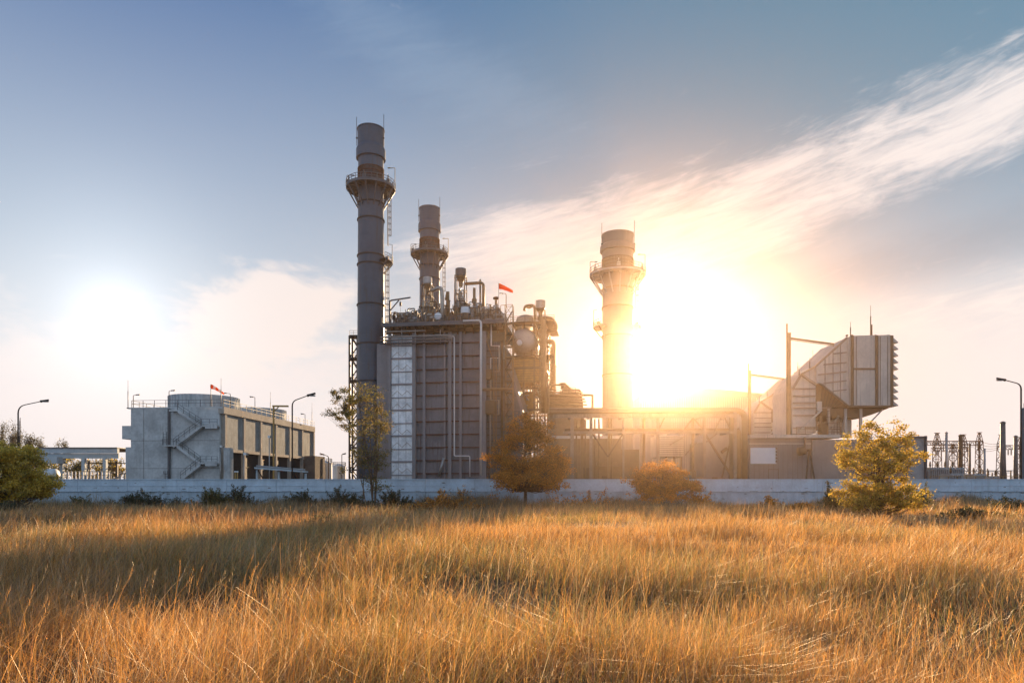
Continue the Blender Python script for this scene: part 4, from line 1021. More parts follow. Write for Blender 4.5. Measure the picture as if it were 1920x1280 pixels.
for px in (1548, 1563, 1577): m.bar((IX(px), .2, IZ(720+(px-1543)*.8)), (IX(px), .2, IZ(671-(px-1548)*.9)), .12)
obj('stiffener', m, 'rack_paint', ai)
m = MB()
for px in (1595, 1641, 1669.5): m.box(IX(px), IX(px)+.42, -.22, -.003, IZ(760), IZ(629))
m.box(IX(1596), IX(1640.5), -.2, -.003, IZ(693), IZ(690)); m.box(IX(1588), IX(1672), -.3, DEP+.3, IZ(763.5), IZ(760))
for px in (1600, 1605, 1646, 1650, 1664): m.box(IX(px), IX(px)+.07, -.08, -.004, IZ(759), IZ(631))
obj('frame_beam', m, 'beige_dark', ai)
for i in range(10):                                    # saw-tooth weather hoods
    y0 = 628.5+i*12.6+(5 if i > 4 else 0); h = 13.6
    obj('weather_hood', MB().prism(ipoly([(1672.2, y0), (1686.5, y0+h-1.5), (1685.5, y0+h), (1672.2, y0+h-2.5)]), .3, DEP-.3), 'beige', ai)
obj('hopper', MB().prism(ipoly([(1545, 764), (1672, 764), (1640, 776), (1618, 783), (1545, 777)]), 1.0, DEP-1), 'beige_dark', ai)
obj('louvre_side', MB().prism(ipoly([(1575, 785), (1600, 778), (1618, 784), (1618, 815), (1575, 815)]), 4, DEP-2), 'beige', ai)
for px, b in ((1558, 812), (1590, 812), (1619, 815)):
    for ly in (.8, DEP-1.2): obj('leg', MB().box(IX(px)-.22, IX(px)+.22, ly, ly+.4, IZ(815), IZ(765)), 'beige', ai)
m = MB().bar((IX(1559), .9, IZ(810)), (IX(1577), .9, IZ(778)), .25).bar((IX(1661), 1, IZ(766)), (IX(1636), 1, IZ(792)), .2).bar((IX(1499), -.1, IZ(808)), (IX(1540), -.1, IZ(768)), .3)
obj('strut', m, 'beige', ai)
obj('cable_box', MB().box(IX(1533), IX(1542), .2, 1, IZ(771), IZ(752)), 'beige', ai)
m = MB().rail([(IX(1488), -1.2, IZ(815)), (IX(1570), -1.2, IZ(815))], 1.3, 1.5, .05, (1, .66, .33)).ladder(IX(1572), -.4, IZ(815), IZ(762), (0, -1), .8, True, .05)
m.rail([(IX(1530), 0, IZ(815)), (IX(1575), 0, IZ(815))], 4.2, 1.2, .05, (1, .75, .5, .25)).tube([(IX(1541), .5, IZ(815)), (IX(1541), .5, IZ(776))], .25, 8).box(IX(1543), IX(1556), .5, 2, IZ(815), IZ(793))
obj('service_railing', m, 'beige_dark', ai)
for px, y0, y1 in ((1600, 630, 601), (1638, 628, 570), (1523, 690, 668), (1503, 702, 683)):
    m = MB().tube([(IX(px), 1, IZ(y0)), (IX(px), 1, IZ(y0+(y1-y0)*.65))], .09, 6).tube([(IX(px), 1, IZ(y0+(y1-y0)*.65)), (IX(px), 1, IZ(y1))], .035, 5)
    if px == 1638: m.bar((IX(1640), 1, IZ(628)), (IX(1640), 1, IZ(606)), .18)
    obj('lightning_rod', m, 'steel_dark', ai)
m = MB()
for px in (1589, 1598, 1642, 1666): m.box(IX(px), IX(px)+.3, .3, .7, IZ(629), IZ(626.5))
obj('lifting_lug', m, 'beige_dark', ai)
dup(ai, (fi.x+7.4, fi.y+40, 0), 'farther cream air intake partly hidden behind the large one')
t = thing('gantry_post', 'tall orange-lit post with a rail reaching the large air intake', 'gantry', (at(1479, 0, 121)[0], 121, gZ(815)), 0, 'gantry posts beside the air intakes')
b0 = gZ(815); hh = at(0, 624, 121)[1]-b0
obj('post', MB().bar((0, 0, 0), (0, 0, hh), .55), 'pipe_buff', t); obj('rod', MB().tube([(-.32, 0, 0), (-.32, 0, at(0, 607, 121)[1]-b0)], .13, 6), 'steel_brown', t)
dxr = (1570-1480)*121/F; z0 = hh-.9; z1 = at(0, 643, 121)[1]-b0
obj('rail_beam', MB().bar((0, 0, z0), (dxr, 1, z1), .16, .3).bar((0, 0, z0-.3), (dxr, 1, z1-.3), .1, .1), 'beige_dark', t)
dup(t, (t.location.x+7.0, 161, b0), 'shorter-looking gantry post with a rail reaching the farther intake')
# ------------------------------------------------------------------ left: shed, far trees, tanks
q_ = Frame(72, 128, 0); X0 = q_.X
t = fthing('pump_shed', 'long low grey shed with open bays left of the cooling tower', 'shed', q_)
obj('fascia', MB().box(X0(74), X0(222), 0, .3, q_.Z(0, 859), q_.Z(0, 850)).box(X0(72), X0(222), -.35, .3, q_.Z(0, 849.5), q_.Z(0, 840)).box(X0(76), X0(120), -2, -.4, q_.Z(0, 869), q_.Z(0, 857)), 'shed_paint', t)
obj('roof', MB().box(X0(71), X0(223), -.6, 16, q_.Z(0, 840)+.003, q_.Z(0, 838.5)), 'steel_grey', t)
for px in (115, 156, 196): obj('column', MB().box(X0(px)-.35, X0(px)+.25, 0, .6, 0, q_.Z(0, 859)), 'shed_paint', t)
for px in (80, 137, 176, 216): obj('column', MB().box(X0(px)-.2, X0(px)+.2, 14, 14.4, 0, q_.Z(0, 859)), 'steel_grey', t)
m = MB()
for px in range(120, 220, 6): m.bar((X0(px), 7, q_.Z(0, 859)), (X0(px), 7, q_.Z(0, 866)), .07)
m.bar((X0(118), 7, q_.Z(0, 866)), (X0(222), 7, q_.Z(0, 866)), .2)
obj('hanging_pipe', m, 'steel_dark', t)
m = MB(); random.seed(2)
for px in range(124, 215, 9): h = random.uniform(2.2, 5); m.drum((X0(px), 5, h*.5), (X0(px)+1.2, 5, h*.5), .6, 12).tube([(X0(px), 5, 0), (X0(px), 5, h), (X0(px)+.8, 5, h)], .18, 7, bend=.3)
obj('pump', m, 'trafo_grey', t)
q2 = Frame(120, 118, 0)
t = fthing('yellow_railing', 'pale yellow pipe railing in front of the open shed bays', 'railing', q2)
m = MB(); 
for px in range(121, 212, 7): m.bar((q2.X(px), 0, 0), (q2.X(px), 0, q2.Z(0, 883)), .14)
obj('post', m, 'white_panel', t); obj('rail', MB().bar((q2.X(119), 0, q2.Z(0, 883)), (q2.X(212), 0, q2.Z(0, 884)), .13).bar((q2.X(119), 0, q2.Z(0, 890)), (q2.X(212), 0, q2.Z(0, 891)), .1), 'ochre', t)
q2 = Frame(72, 112, 0)
t = fthing('round_tank', 'dark round-topped tank with a pale band under the shed eave', 'tank', q2)
obj('shell', MB().drum((q2.X(78), 0, 3.2), (q2.X(104), 0, 3.2), 1.1, 22, .4), 'tank_white', t); obj('saddle', MB().box(q2.X(82), q2.X(84), -.6, .6, 0, 2.3).box(q2.X(96), q2.X(98), -.6, .6, 0, 2.3), 'steel_grey', t)
obj('curved_pipe', MB().tube([(q2.X(100), -.3, 3.9), (q2.X(109), -.3, 3.4), (q2.X(112), -.3, 1)], .16, 8, bend=1), 'ochre', t)
# storage tanks right of the cooling tower
for px0, px1, py, D, lab in ((594, 622, 867, 170, 'squat white storage tank just right of the cooling tower'), (624, 648, 873, 190, 'smaller white storage tank near the base of the steel tower')):
    x, z = at((px0+px1)/2, py, D); r = (px1-px0)*D/F/2
    t = thing('storage_tank', lab, 'storage tank', (x, D, 0), 0, 'white storage tanks')
    obj('shell', MB().lathe(0, 0, [(r, 0), (r, z-.3)], 40), 'tank_white', t); obj('roof', MB().lathe(0, 0, [(r+.1, z-.3), (r+.1, z-.1), (r*.3, z+.5), (.02, z+.6)], 40), 'tank_white', t)
    obj('ladder', MB().ladder(r*.3, -r-.3, 0, z, (0, -1), .7, True, .05), 'galv', t)
    m = MB(); C = [(math.cos(a)*r, math.sin(a)*r, z-.1) for a in np.linspace(0, 2*math.pi, 21)]; m.rail(C, 1.1, 2, .04); obj('railing', m, 'rail_paint', t)
lamp_px('yard_lamp', 'yard lamp with two heads above the white storage tanks', 616, None, 852, 607, 150, r=.09, up=.4, cat='yard lamp', matn='steel_brown', head=1.3)
lamp_px('yard_lamp', 'yard lamp close to the steel tower above the far tank', 641, None, 851, 643, 150, r=.07, up=.1, cat='yard lamp', matn='steel_brown')
# grey pillar at the right edge
t = thing('concrete_pillar', 'grey concrete pillar at the far right edge behind the wall', 'pillar', (at(1927, 0, 64)[0], 64, 0))
h = at(0, 764, 64)[1]
obj('shaft', MB().box(-.33, .6, 0, .3, 0, h), 'pillar_grey', t); obj('cap', MB().box(-.2, .6, .05, .25, h+.003, h+.45), 'concrete_dark', t)

# ------------------------------------------------------------------ substation on the right
DS = 150
def px_thing(name, lab, cat, px, D, group=None, z=0): return thing(name, lab, cat, (at(px, 0, D)[0], D, z), 0, group)
LT = [(1757, 812, 'lattice tower of the switchyard nearest the turbine building'), (1806.5, 815, 'middle lattice tower of the switchyard under a cross girder'),
      (1836.5, 811, 'lattice tower at the right end of the long switchyard girder'), (1787, 833, 'short lattice frame in the middle of the switchyard'), (1877, 815, 'lattice tower left of the thick grey switchyard pole'), (1913, 820, 'lattice tower beside the street lamp at the right edge')]
for i, (px, py, lab) in enumerate(LT):
    D = DS+(i % 3)*9; h = at(0, py, D)[1]; t = px_thing('lattice_tower', lab, 'lattice tower', px, D, 'switchyard lattice towers')
    obj('legs', MB().lattice(0, 0, 0, h*.84, 1.5, 1.1, 1.2, .07), 'rust', t)
    obj('peak', MB().lattice(0, 0, h*.84, h, 1.1, .35, .8, .06).box(-.5, .5, -.3, .3, h, h+.12), 'rust', t)
for a, b, py, D, lab in ((1728, 1842, 834, 152, 'long upper lattice girder across the switchyard'), (1750, 1820, 846, 168, 'lower lattice girder behind the first one in the switchyard'), (1876, 1916, 842, 154, 'short lattice girder at the right end of the switchyard')):
    t = px_thing('lattice_girder', lab, 'girder', a, D, 'switchyard girders', 0); x1 = (b-a)*D/F; z = at(0, py, D)[1]
    obj('chord', MB().truss((0, 0, z), (x1, 0, z), .9, 1.0, .07).truss((0, .9, z), (x1, .9, z), .9, 1.0, .06), 'rust', t)
    m = MB()
    for k in range(7):
        u = (k+.5)/7; m.tube([(x1*u, 0, z), (x1*u, 0, z-1.3)], .10, 6)
        for j in range(5): m.lathe(x1*u, 0, [(.06, z-.3-j*.2), (.2, z-.34-j*.2), (.06, z-.38-j*.2)], 8)
    obj('insulator', m, 'beige_dark', t)
for px, py, r, D, lab, mt in ((1774.5, 812, .33, 146, 'slim grey pole left of the middle switchyard tower', 'trafo_grey'), (1801, 817, .45, 140, 'thick brown pole in the middle of the switchyard', 'steel_brown'), (1818.5, 834, .25, 150, 'short thin pole right of the thick brown one', 'steel_brown'),
        (1846, 843, .28, 150, 'low grey pole right of the long girder', 'trafo_grey'), (1880.5, 793, .5, 120, 'tallest thick grey pole in the switchyard', 'steel_grey'), (1904.5, 819, .42, 130, 'grey pole near the street lamp at the right edge', 'steel_grey'), (1798, 851, .2, 150, 'very short post between switchyard insulators', 'rust')):
    t = px_thing('switchyard_pole', lab, 'pole', px, D, 'switchyard poles'); h = at(0, py, D)[1]
    obj('shaft', MB().tube([(0, 0, 0), (0, 0, h)], r, 12, r1=r*.75), mt, t); obj('cap', MB().lathe(0, 0, [(r*.9, h), (r*.95, h+.1), (r*.4, h+.3), (.02, h+.35)], 12), mt, t)
random.seed(12)
for i, (a, b, py, D) in enumerate(((1744, 1808, 876, 118), (1783, 1806, 887, 112), (1730, 1744, 880, 118), (1826, 1850, 888, 120), (1854, 1876, 892, 126))):
    lab = ('long grey transformer bank behind the wall', 'small pale cabinet before the transformer bank', 'grey box beside the corner of the turbine building', 'low cabinet right of the transformer bank', 'low equipment box left of the thick switchyard pole')[i]
    t = px_thing('transformer', lab, 'transformer', a, D, 'switchyard transformers and cabinets'); w_ = (b-a)*D/F; h = at(0, py, D)[1]
    obj('tank', MB().box(0, w_, 0, 3, 0, h), 'trafo_grey', t)
    m = MB(); k = int(w_/.35)
    for j in range(k): m.box(.1+j*.35, .22+j*.35, -.35, -.003, .4, h-.3)
    obj('radiator_fin', m, 'trafo_grey', t)
    m = MB()
    for j in range(max(2, int(w_/1.4))):
        x = .6+j*1.3
        if x < w_-.2: m.tube([(x, 1, h), (x, 1, h+1.1)], .1, 7).lathe(x, 1, [(.08, h+.2), (.24, h+.25), (.08, h+.35), (.24, h+.45), (.08, h+.6), (.22, h+.7), (.06, h+.9)], 9)
    obj('bushing', m, 'beige_dark', t)
t = px_thing('busbar_line', 'row of slim insulator posts and busbars in the switchyard', 'busbar', 1808, 132)
m = MB()
for j in range(11): x = j*.9; m.tube([(x, 0, 0), (x, 0, 4.0+.4*(j % 3))], .12, 7); [m.lathe(x, 0, [(.1, 2+k*.25), (.24, 2.05+k*.25), (.1, 2.1+k*.25)], 8) for k in range(7)]
obj('insulator_post', m, 'beige_dark', t)
obj('busbar', MB().tube([(0, 0, 4.3), (9.2, 0, 4.3)], .07, 6).tube([(0, .5, 3.4), (14, .5, 3.2)], .05, 5), 'galv', t)
# overhead wires between the switchyard girders
def wire(m, a, b, sag, r=.035, k=12): m.tube([tuple(Vector(a).lerp(Vector(b), u)-Vector((0, 0, sag*4*u*(1-u)))) for u in np.linspace(0, 1, k)], r, 5)
t = px_thing('overhead_wires', 'thin sagging wires strung between the switchyard towers', 'power line', 1842, 152); m = MB()
zl = at(0, 826, 152)[1]
for j in range(4): wire(m, (-.5, j*.7, zl-j*.5), (4.6, j*.6, zl-.3-j*.5), .6); wire(m, (-10, j, zl-.2), (-1, j, zl-1.2), .5)
for j in range(3): wire(m, (0, j, at(0, 880+j*3, 152)[1]), (9, j, at(0, 878+j*3, 152)[1]), .35)
obj('wire', m, 'steel_brown', t)
obj('clamp', MB().box(-.1, .1, -.1, 2.3, zl-.1, zl+.1).bar((0, 1, 0), (0, 1, zl), .12), 'rust', t)
t = px_thing('yard_fence', 'low yellow-brown railing in front of the transformers', 'railing', 1744, 100); m = MB()
m.rail([(0, 0, 1.6), ((1915-1744)*100/F, 0, 1.6)], 1.3, 1.4, .04, (1, .5)); obj('rail', m, 'ochre', t)
m = MB()
for j in range(10): m.bar((j*1.48, 0, 0), (j*1.48, 0, 1.6), .1)
obj('post', m, 'ochre', t)

# ------------------------------------------------------------------ trees and shrubs
def limb(rng, p, d, L, r, depth, out, tips, spread, bendz, kids):
    pts = [p]; k = 5
    for i in range(k):
        d = (d + Vector((rng.normal(0, .12), rng.normal(0, .12), rng.normal(bendz, .07)))).normalized(); p = p + d*L/k; pts.append(p)
    out.append((pts, r, r*.45))
    if depth == 0:
        for u in pts[1:]: tips.append(tuple(u))
        return
    for j in range(kids):
        u = rng.uniform(.3, 1) if j else 1.0; i = min(k, int(u*k)); q = pts[i]; az_ = rng.uniform(0, 6.283)
        side = Vector((math.cos(az_), math.sin(az_), rng.uniform(-.15, .5)))
        limb(rng, q, (d*(1-spread)+side*spread).normalized(), L*rng.uniform(.5, .75), r*.55, depth-1, out, tips, spread, bendz, kids)
def tree(name, label, cat, px, D, height, width, nleaf, leaf, cols, seed, trunks=3, depth=3, spread=.55, bendz=.03, kids=4, base=.15, r=.05, group=None, clump=.30, density=None, dx=0.0, lean=0.0, squash=1.0):
    rng = np.random.RandomState(seed); np.random.seed(seed)
    x0 = at(px, 0, D)[0]; z0 = float(ground_z(x0, D)) if D < 54 else 0
    out, tips = [], []
    for i in range(trunks):
        a = 2*math.pi*i/trunks + rng.uniform(0, 1); tl = .0 if trunks == 1 else .28
        limb(rng, Vector((math.cos(a)*.12, math.sin(a)*.12, -.1)), Vector((math.cos(a)*tl+lean, math.sin(a)*tl, 1)).normalized(), height*.5, r, depth, out, tips, spread, bendz, kids)
    T_ = np.array(tips)
    lo, hi = np.percentile(T_, 1, 0), np.percentile(T_, 99, 0)     # fit the tips into the measured crown
    cx_ = (lo+hi)/2; sx = width/(hi[0]-lo[0]+1e-6)*.9; sy = width*squash/(hi[1]-lo[1]+1e-6)*.9; sz = height/(hi[2]+1e-6)
    f = lambda p: ((p[0]-cx_[0]*min(1, max(0, p[2]/hi[2]*2)))*(sx if p[2] > hi[2]*base else 1) if False else p[0]*sx+dx*p[2]/hi[2], p[1]*sy, p[2]*sz)
    t = thing(name, label, cat, (x0, D, z0), 0, group)
    m = MB()
    for pts, ra, rb in out: m.tube([f(p) for p in pts], max(ra, .006), 6, r1=max(rb, .005), cap=False)
    obj('trunk', m, 'bark', t)
    T_ = np.array([f(p) for p in tips]); T_ = T_[T_[:, 2] > height*base]
    C = T_[rng.choice(len(T_), nleaf)] + rng.normal(0, clump, (nleaf, 3))*np.array([1, 1, .8])
    C = C[C[:, 2] > .05]; k = len(C)
    cols = np.array(cols); hue = fbm(C[:, 0]*1.3, C[:, 2]*1.3, seed, 3)[:, None]*.25+1
    cl = cols[rng.choice(len(cols), k)]*rng.uniform(.7, 1.3, k)[:, None]*hue
    leaves('crown', C, leaf, cl, 'leaf', t)
    return t
OLIVE = [(.13, .13, .035), (.20, .17, .04), (.10, .10, .03), (.28, .18, .05)]
DARK = [(.07, .085, .035), (.10, .10, .04), (.06, .07, .03), (.13, .09, .04)]
GOLD = [(.60, .44, .06), (.74, .52, .08), (.40, .32, .05), (.28, .21, .04), (.66, .36, .06)]
LUSH = [(.62, .46, .06), (.84, .58, .08), (.26, .21, .05), (.88, .64, .12), (.56, .38, .06)]
RUST_GLOW = [(.52, .22, .03), (.66, .28, .04), (.30, .13, .03), (.74, .36, .06)]  # orange glow of the low sun put into the leaf colours
hgt = lambda py, D: at(0, py, D)[1]
def lobe_tree(name, label, cat, px, D, lobes, nleaf, leaf, cols, seed, trunks=3, r=.06, clump=.2, nclump=90, depth=1.0, group=None, fork=.25, spreadx=.25, gap=.25):
    """crown given by its lobes as measured (px, py, half width, half height); limbs grow from the foot into every leaf clump"""
    rng = np.random.RandomState(seed); np.random.seed(seed); s = D/F
    x0 = at(px, 0, D)[0]; z0 = float(ground_z(x0, D)) if D < 54 else 0
    t = thing(name, label, cat, (x0, D, z0), 0, group)
    L = [((a-px)*s, EYE-(b-HY)*s-z0, c*s, d*s) for a, b, c, d in lobes]; ar = np.array([q[2]*q[3] for q in L]); ar = ar/ar.sum()
    top = max(q[1]+q[3] for q in L); C = []
    while len(C) < nclump:
        i = rng.choice(len(L), p=ar); cx, cz, rx, rz_ = L[i]; u = rng.normal(size=3); u = u/np.linalg.norm(u)*rng.uniform(0, 1)**.38
        ry = min(max(rx, rz_)*depth, 3.2); p = np.array([cx+u[0]*rx, u[1]*ry, cz+u[2]*rz_])
        if p[2] < .15: continue
        if fbm(np.array([p[0]*1.1]), np.array([p[2]*1.1+p[1]]), seed, 2)[0] < gap-.5: continue
        C.append(p)
    C = np.array(C); m = MB(); stems = []
    for i in range(trunks):
        bx = rng.normal(0, .10 if trunks > 1 else 0); q = [(bx, rng.normal(0, .08), -.1)]; tx = rng.uniform(-1, 1)*spreadx*top*.4 if trunks > 1 else rng.normal(0, .1)
        for k in range(1, 7): u = k/6; q.append((bx+tx*u**1.2+rng.normal(0, .04), q[0][1]+rng.normal(0, .2)*u, top*.82*u))
        stems.append(q); m.tube(q, r, 7, r1=r*.25, cap=False)
    for c in C:
        q = stems[int(np.argmin([abs(s_[4][0]-c[0])+rng.uniform(0, .5) for s_ in stems]))]
        u = min(.95, max(fork, (c[2]-.45*math.hypot(c[0], c[1]))/(top*.82))); k = u*6; i = min(5, int(k)); f = k-i
        a = Vector(q[i]).lerp(Vector(q[i+1]), f); e = Vector(c); mid = a.lerp(e, .5)+Vector((rng.normal(0, .08), rng.normal(0, .08), -.10*(e-a).length+rng.normal(0, .05)))
        rr = r*.30*(1-u*.6)+.006
        m.tube([a, a.lerp(mid, .5)+Vector((0, 0, .02)), mid, mid.lerp(e, .5)+Vector((0, 0, .01)), e], rr, 5, r1=.005, cap=False)
    obj('trunk', m, 'bark', t)
    wgt = rng.uniform(.3, 1.7, len(C)); ci = rng.choice(len(C), nleaf, p=wgt/wgt.sum()); off = rng.normal(0, clump, (nleaf, 3)); P = C[ci]+off*np.array([1.15, 1, .75]); P = P[P[:, 2] > .05]; k = len(P)
    cols = np.array(cols); cc_ = cols[rng.choice(len(cols), len(C))]; ci = ci[:k]
    cl = (cols[rng.choice(len(cols), k)]*.6+cc_[ci]*.4)*rng.uniform(.7, 1.35, k)[:, None]
    leaves('crown', P, leaf, cl, 'leaf', t); return t
lobe_tree('dense_tree', 'large rounded dense green tree at the left edge before the wall', 'tree', 15, 44, [(20, 872, 55, 38), (62, 903, 40, 34), (-20, 865, 60, 38), (45, 850, 28, 20), (88, 917, 20, 20), (10, 915, 70, 25)], 42000, .13, LUSH, 3, 6, .07, .17, 330, gap=-.2, fork=.05)
lobe_tree('slender_tree', 'tall thin multi-stemmed sparse tree in front of the tallest chimney', 'tree', 700, 50, [(702, 745, 34, 34), (716, 790, 30, 35), (700, 850, 36, 45), (686, 800, 22, 40), (746, 768, 7, 6), (740, 796, 8, 6), (735, 815, 9, 10), (710, 905, 34, 22), (672, 735, 8, 20)], 6200, .12, OLIVE, 14, 6, .06, .16, 175, gap=.3, spreadx=.3, fork=.2)
lobe_tree('slender_tree', 'thin leaning tree whose leaves spread out left of the steel tower', 'tree', 681, 50.5, [(640, 748, 22, 24), (616, 776, 14, 8), (638, 778, 20, 12), (646, 805, 16, 16), (655, 762, 10, 30), (645, 878, 10, 14), (660, 830, 9, 20), (652, 722, 4, 6)], 3300, .125, OLIVE, 25, 2, .04, .12, 62, gap=.3, spreadx=.5, fork=.45)
lobe_tree('shade_tree', 'dense rust-lit tree with a short trunk before the drum plant', 'tree', 985, 50, [(978, 815, 34, 36), (945, 850, 40, 26), (920, 880, 16, 12), (1058, 872, 14, 16), (1024, 850, 42, 36), (985, 880, 78, 32), (985, 898, 78, 24), (930, 865, 26, 26), (1040, 868, 30, 30), (924, 868, 20, 20), (940, 905, 34, 14), (1035, 905, 34, 16), (985, 795, 25, 18), (1010, 805, 30, 22)], 44000, .12, RUST_GLOW, 31, 1, .14, .18, 400, gap=.05, fork=.22)
lobe_tree('golden_bush', 'round backlit orange bush directly beneath the sun', 'bush', 1238, 49, [(1236, 896, 48, 34), (1202, 906, 36, 28), (1276, 905, 38, 26), (1236, 925, 55, 18), (1300, 915, 14, 12)], 30000, .10, RUST_GLOW, 42, 7, .04, .15, 220, gap=.12, fork=.03)
lobe_tree('golden_tree', 'yellow-green leafy tree in front of the air intake building', 'tree', 1650, 38, [(1640, 803, 20, 15), (1612, 830, 42, 22), (1672, 830, 40, 22), (1640, 862, 66, 28), (1705, 855, 28, 16), (1588, 852, 32, 13), (1650, 900, 62, 32), (1650, 915, 55, 30), (1705, 924, 40, 14), (1600, 922, 38, 18), (1676, 790, 8, 9), (1695, 803, 6, 8), (1650, 938, 72, 26), (1600, 935, 34, 16), (1700, 938, 34, 14)], 21000, .12, GOLD, 57, 7, .05, .14, 330, gap=-.6, fork=.04)
rs = np.random.RandomState(77)
SH = [(150, 53, 925, 1.6, 'low dark shrub against the wall right of the round green tree'), (262, 52, 915, 3.4, 'wide low shrub beneath the left end of the cooling tower'), (332, 53, 917, 1.2, 'small upright weed clump under the zigzag stair'),
      (400, 52, 912, 2.8, 'spreading shrub below the near corner of the cooling tower'), (452, 52.5, 905, 2.0, 'darkest rounded shrub under the tower louvres'), (575, 52.5, 914, 2.6, 'dark shrub below the far end of the cooling tower'),
      (640, 53, 908, 1.8, 'dark shrub left of the slender tree trunks'), (672, 49, 920, 2.4, 'low bush around the foot of the slender tree'), (745, 51, 911, 2.6, 'dark bush right of the slender tree trunks'),
      (828, 44, 918, 3.4, 'brown twiggy bush standing forward in the grass before the wall'), (872, 52, 905, 3.4, 'airy sapling in front of the wall left of the rust-lit tree'), (930, 50, 912, 2.2, 'low leafy shoot just left of the rust-lit tree trunk'),
      (1045, 51, 912, 2.6, 'thin leafy shoot right of the rust-lit tree trunk'), (1105, 51, 903, 2.6, 'airy backlit sapling between the rust-lit tree and the orange bush'), (1312, 50, 912, 2.0, 'feathery orange shrub right of the bush beneath the sun'),
      (1448, 52, 925, 1.2, 'tiny weed clump against the bare pale wall'), (1560, 46, 905, 1.2, 'leafy shoot at the left foot of the golden tree'), (1722, 45, 906, 1.8, 'low branch bush at the right foot of the golden tree'),
      (1782, 52, 908, 1.3, 'upright feathery weed before the wall near the switchyard'), (1862, 51, 915, 1.0, 'first forked weed on the right stretch of wall'), (1882, 51, 917, 1.1, 'second forked weed on the right stretch of wall'),
      (1908, 40, 928, 2.8, 'dark brown bush in the grass at the right edge'), (1835, 33, 962, 3.2, 'low tangled brown bush in the grass on the right'), (1500, 44, 936, 1.6, 'low shrub in the grass left of the golden tree'), (30, 40, 935, 2.6, 'low brush in the grass below the round green tree'), (620, 30, 975, 2.6, 'low dark brush pile in the middle of the grass')]
def shrub(label, px, D, py, width, cols, seed, air):
    rng = np.random.RandomState(seed); np.random.seed(seed); x0 = at(px, 0, D)[0]; z0 = float(ground_z(x0, D)); h = max(.6, hgt(py, D)-z0)
    t = thing('shrub', label, 'shrub', (x0, D, z0), 0, 'shrubs along the wall'); m = MB(); P = []; sk = rng.uniform(-.5, .5)
    ns = int((10 if air else 26)*width)
    for i in range(ns):
        u = rng.normal(0, .36); bx = u*width*.62; hh = h*rng.uniform(.35, 1.1)**.8*max(.45, 1-abs(u-sk*.4)*1.1)*(1.15 if rng.rand() < .15 else .9)
        ax = bx*.7+rng.normal(0, .22)*hh; ay = rng.normal(0, .3)*hh
        pts = [Vector((bx, rng.normal(0, .25), -.1))]
        for k in range(1, 6): v = k/5; pts.append(Vector((bx+ax*v**1.3+rng.normal(0, .02), pts[0].y+ay*v**1.3, hh*v*(1-.08*v))))
        m.tube(pts, .016, 4, r1=.004, cap=False)
        for _ in range(int((30 if air else 85)*hh)):
            v = rng.uniform(.12 if not air else .3, 1.04); k = min(4, int(v*5)); q = pts[k].lerp(pts[k+1], v*5-k); r_ = (.05+.13*(1-v)) if not air else .07
            P.append((q.x+rng.normal(0, r_), q.y+rng.normal(0, r_), max(.03, q.z+rng.normal(0, r_*.8))))
    obj('stem', m, 'bark', t); P = np.array(P); cols = np.array(cols); k = len(P)
    leaves('foliage', P, .105 if not air else .11, cols[rng.choice(len(cols), k)]*rng.uniform(.6, 1.5, k)[:, None], 'leaf', t); return t
for i, (px, D, py, wd_, lab) in enumerate(SH):
    cols = DARK if px < 800 or px > 1700 else RUST_GLOW  # shrubs below the sun take the glow-coloured leaves
    if px in (150, 400, 1782, 1560, 1722): cols = OLIVE
    air = px in (872, 1105, 930, 1045, 1782, 1862, 1882, 332)
    shrub(lab, px, D, py, wd_, cols, 100+i, air)
# far row of slim trees beyond the shed, and broad trees behind its bays
FT = [(4, 795, 'first'), (20, 793, ''), (30, 810, ''), (43, 806, ''), (58, 815, ''), (66, 819, ''), (79, 824, ''), (88, 824, ''), (104, 830, ''), (123, 826, '')]
nm = ['tallest slim far tree at the very left edge', 'tall slim far tree left of the left street lamp', 'slim far tree right behind the left street lamp', 'slim pointed far tree just right of the left street lamp', 'fourth far tree from the shed end of the row, slim and brown',
      'slim far tree above the left end of the shed roof', 'short far tree over the left part of the shed', 'short far tree, the left one of a close pair above the shed', 'low bushy far tree above the shed middle', 'lone pointed far tree nearest the cooling tower']
for i, (px, py, _) in enumerate(FT):
    tree('far_tree', nm[i], 'tree', px, 210, hgt(py, 210), 2.6, 1500, .38, [(.10, .10, .05), (.14, .12, .06), (.08, .08, .04)], 200+i, 1, 3, .32, .12, 4, .15, .12, 'far row of slim trees on the left', .45)
for i, (px, w_, lab) in enumerate(((135, 9, 'broad brown tree seen through the left open bay of the shed'), (165, 8, 'broad brown tree seen through the middle shed bay'), (205, 8, 'broad brown tree seen through the right shed bay'), (50, 12, 'broad dark tree behind the round green one'))):
    tree('broad_tree', lab, 'tree', px, 172, hgt(858, 172), w_, 2600, .4, DARK+GOLD[:2], 300+i, 2, 3, .6, .02, 4, .05, .2, 'trees behind the shed', .6)
# ------------------------------------------------------------------ ground
np.random.seed(4); random.seed(4)
xs = np.concatenate([np.linspace(-330, -62, 10), np.linspace(-60, 60, 181), np.linspace(62, 330, 10)])
ys = np.concatenate([np.linspace(-40, 0, 6), np.linspace(1, 62, 100), np.linspace(66, 420, 12)])
gx, gy = np.meshgrid(xs, ys); gz = ground_z(gx, gy)
g = MB(); nx = len(xs); g.v = [tuple(p) for p in np.stack([gx, gy, gz], -1).reshape(-1, 3)]
g.f = [(j*nx+i, j*nx+i+1, (j+1)*nx+i+1, (j+1)*nx+i) for j in range(len(ys)-1) for i in range(nx-1)]; g.s = [True]*len(g.f)
struct('ground', g, 'soil')

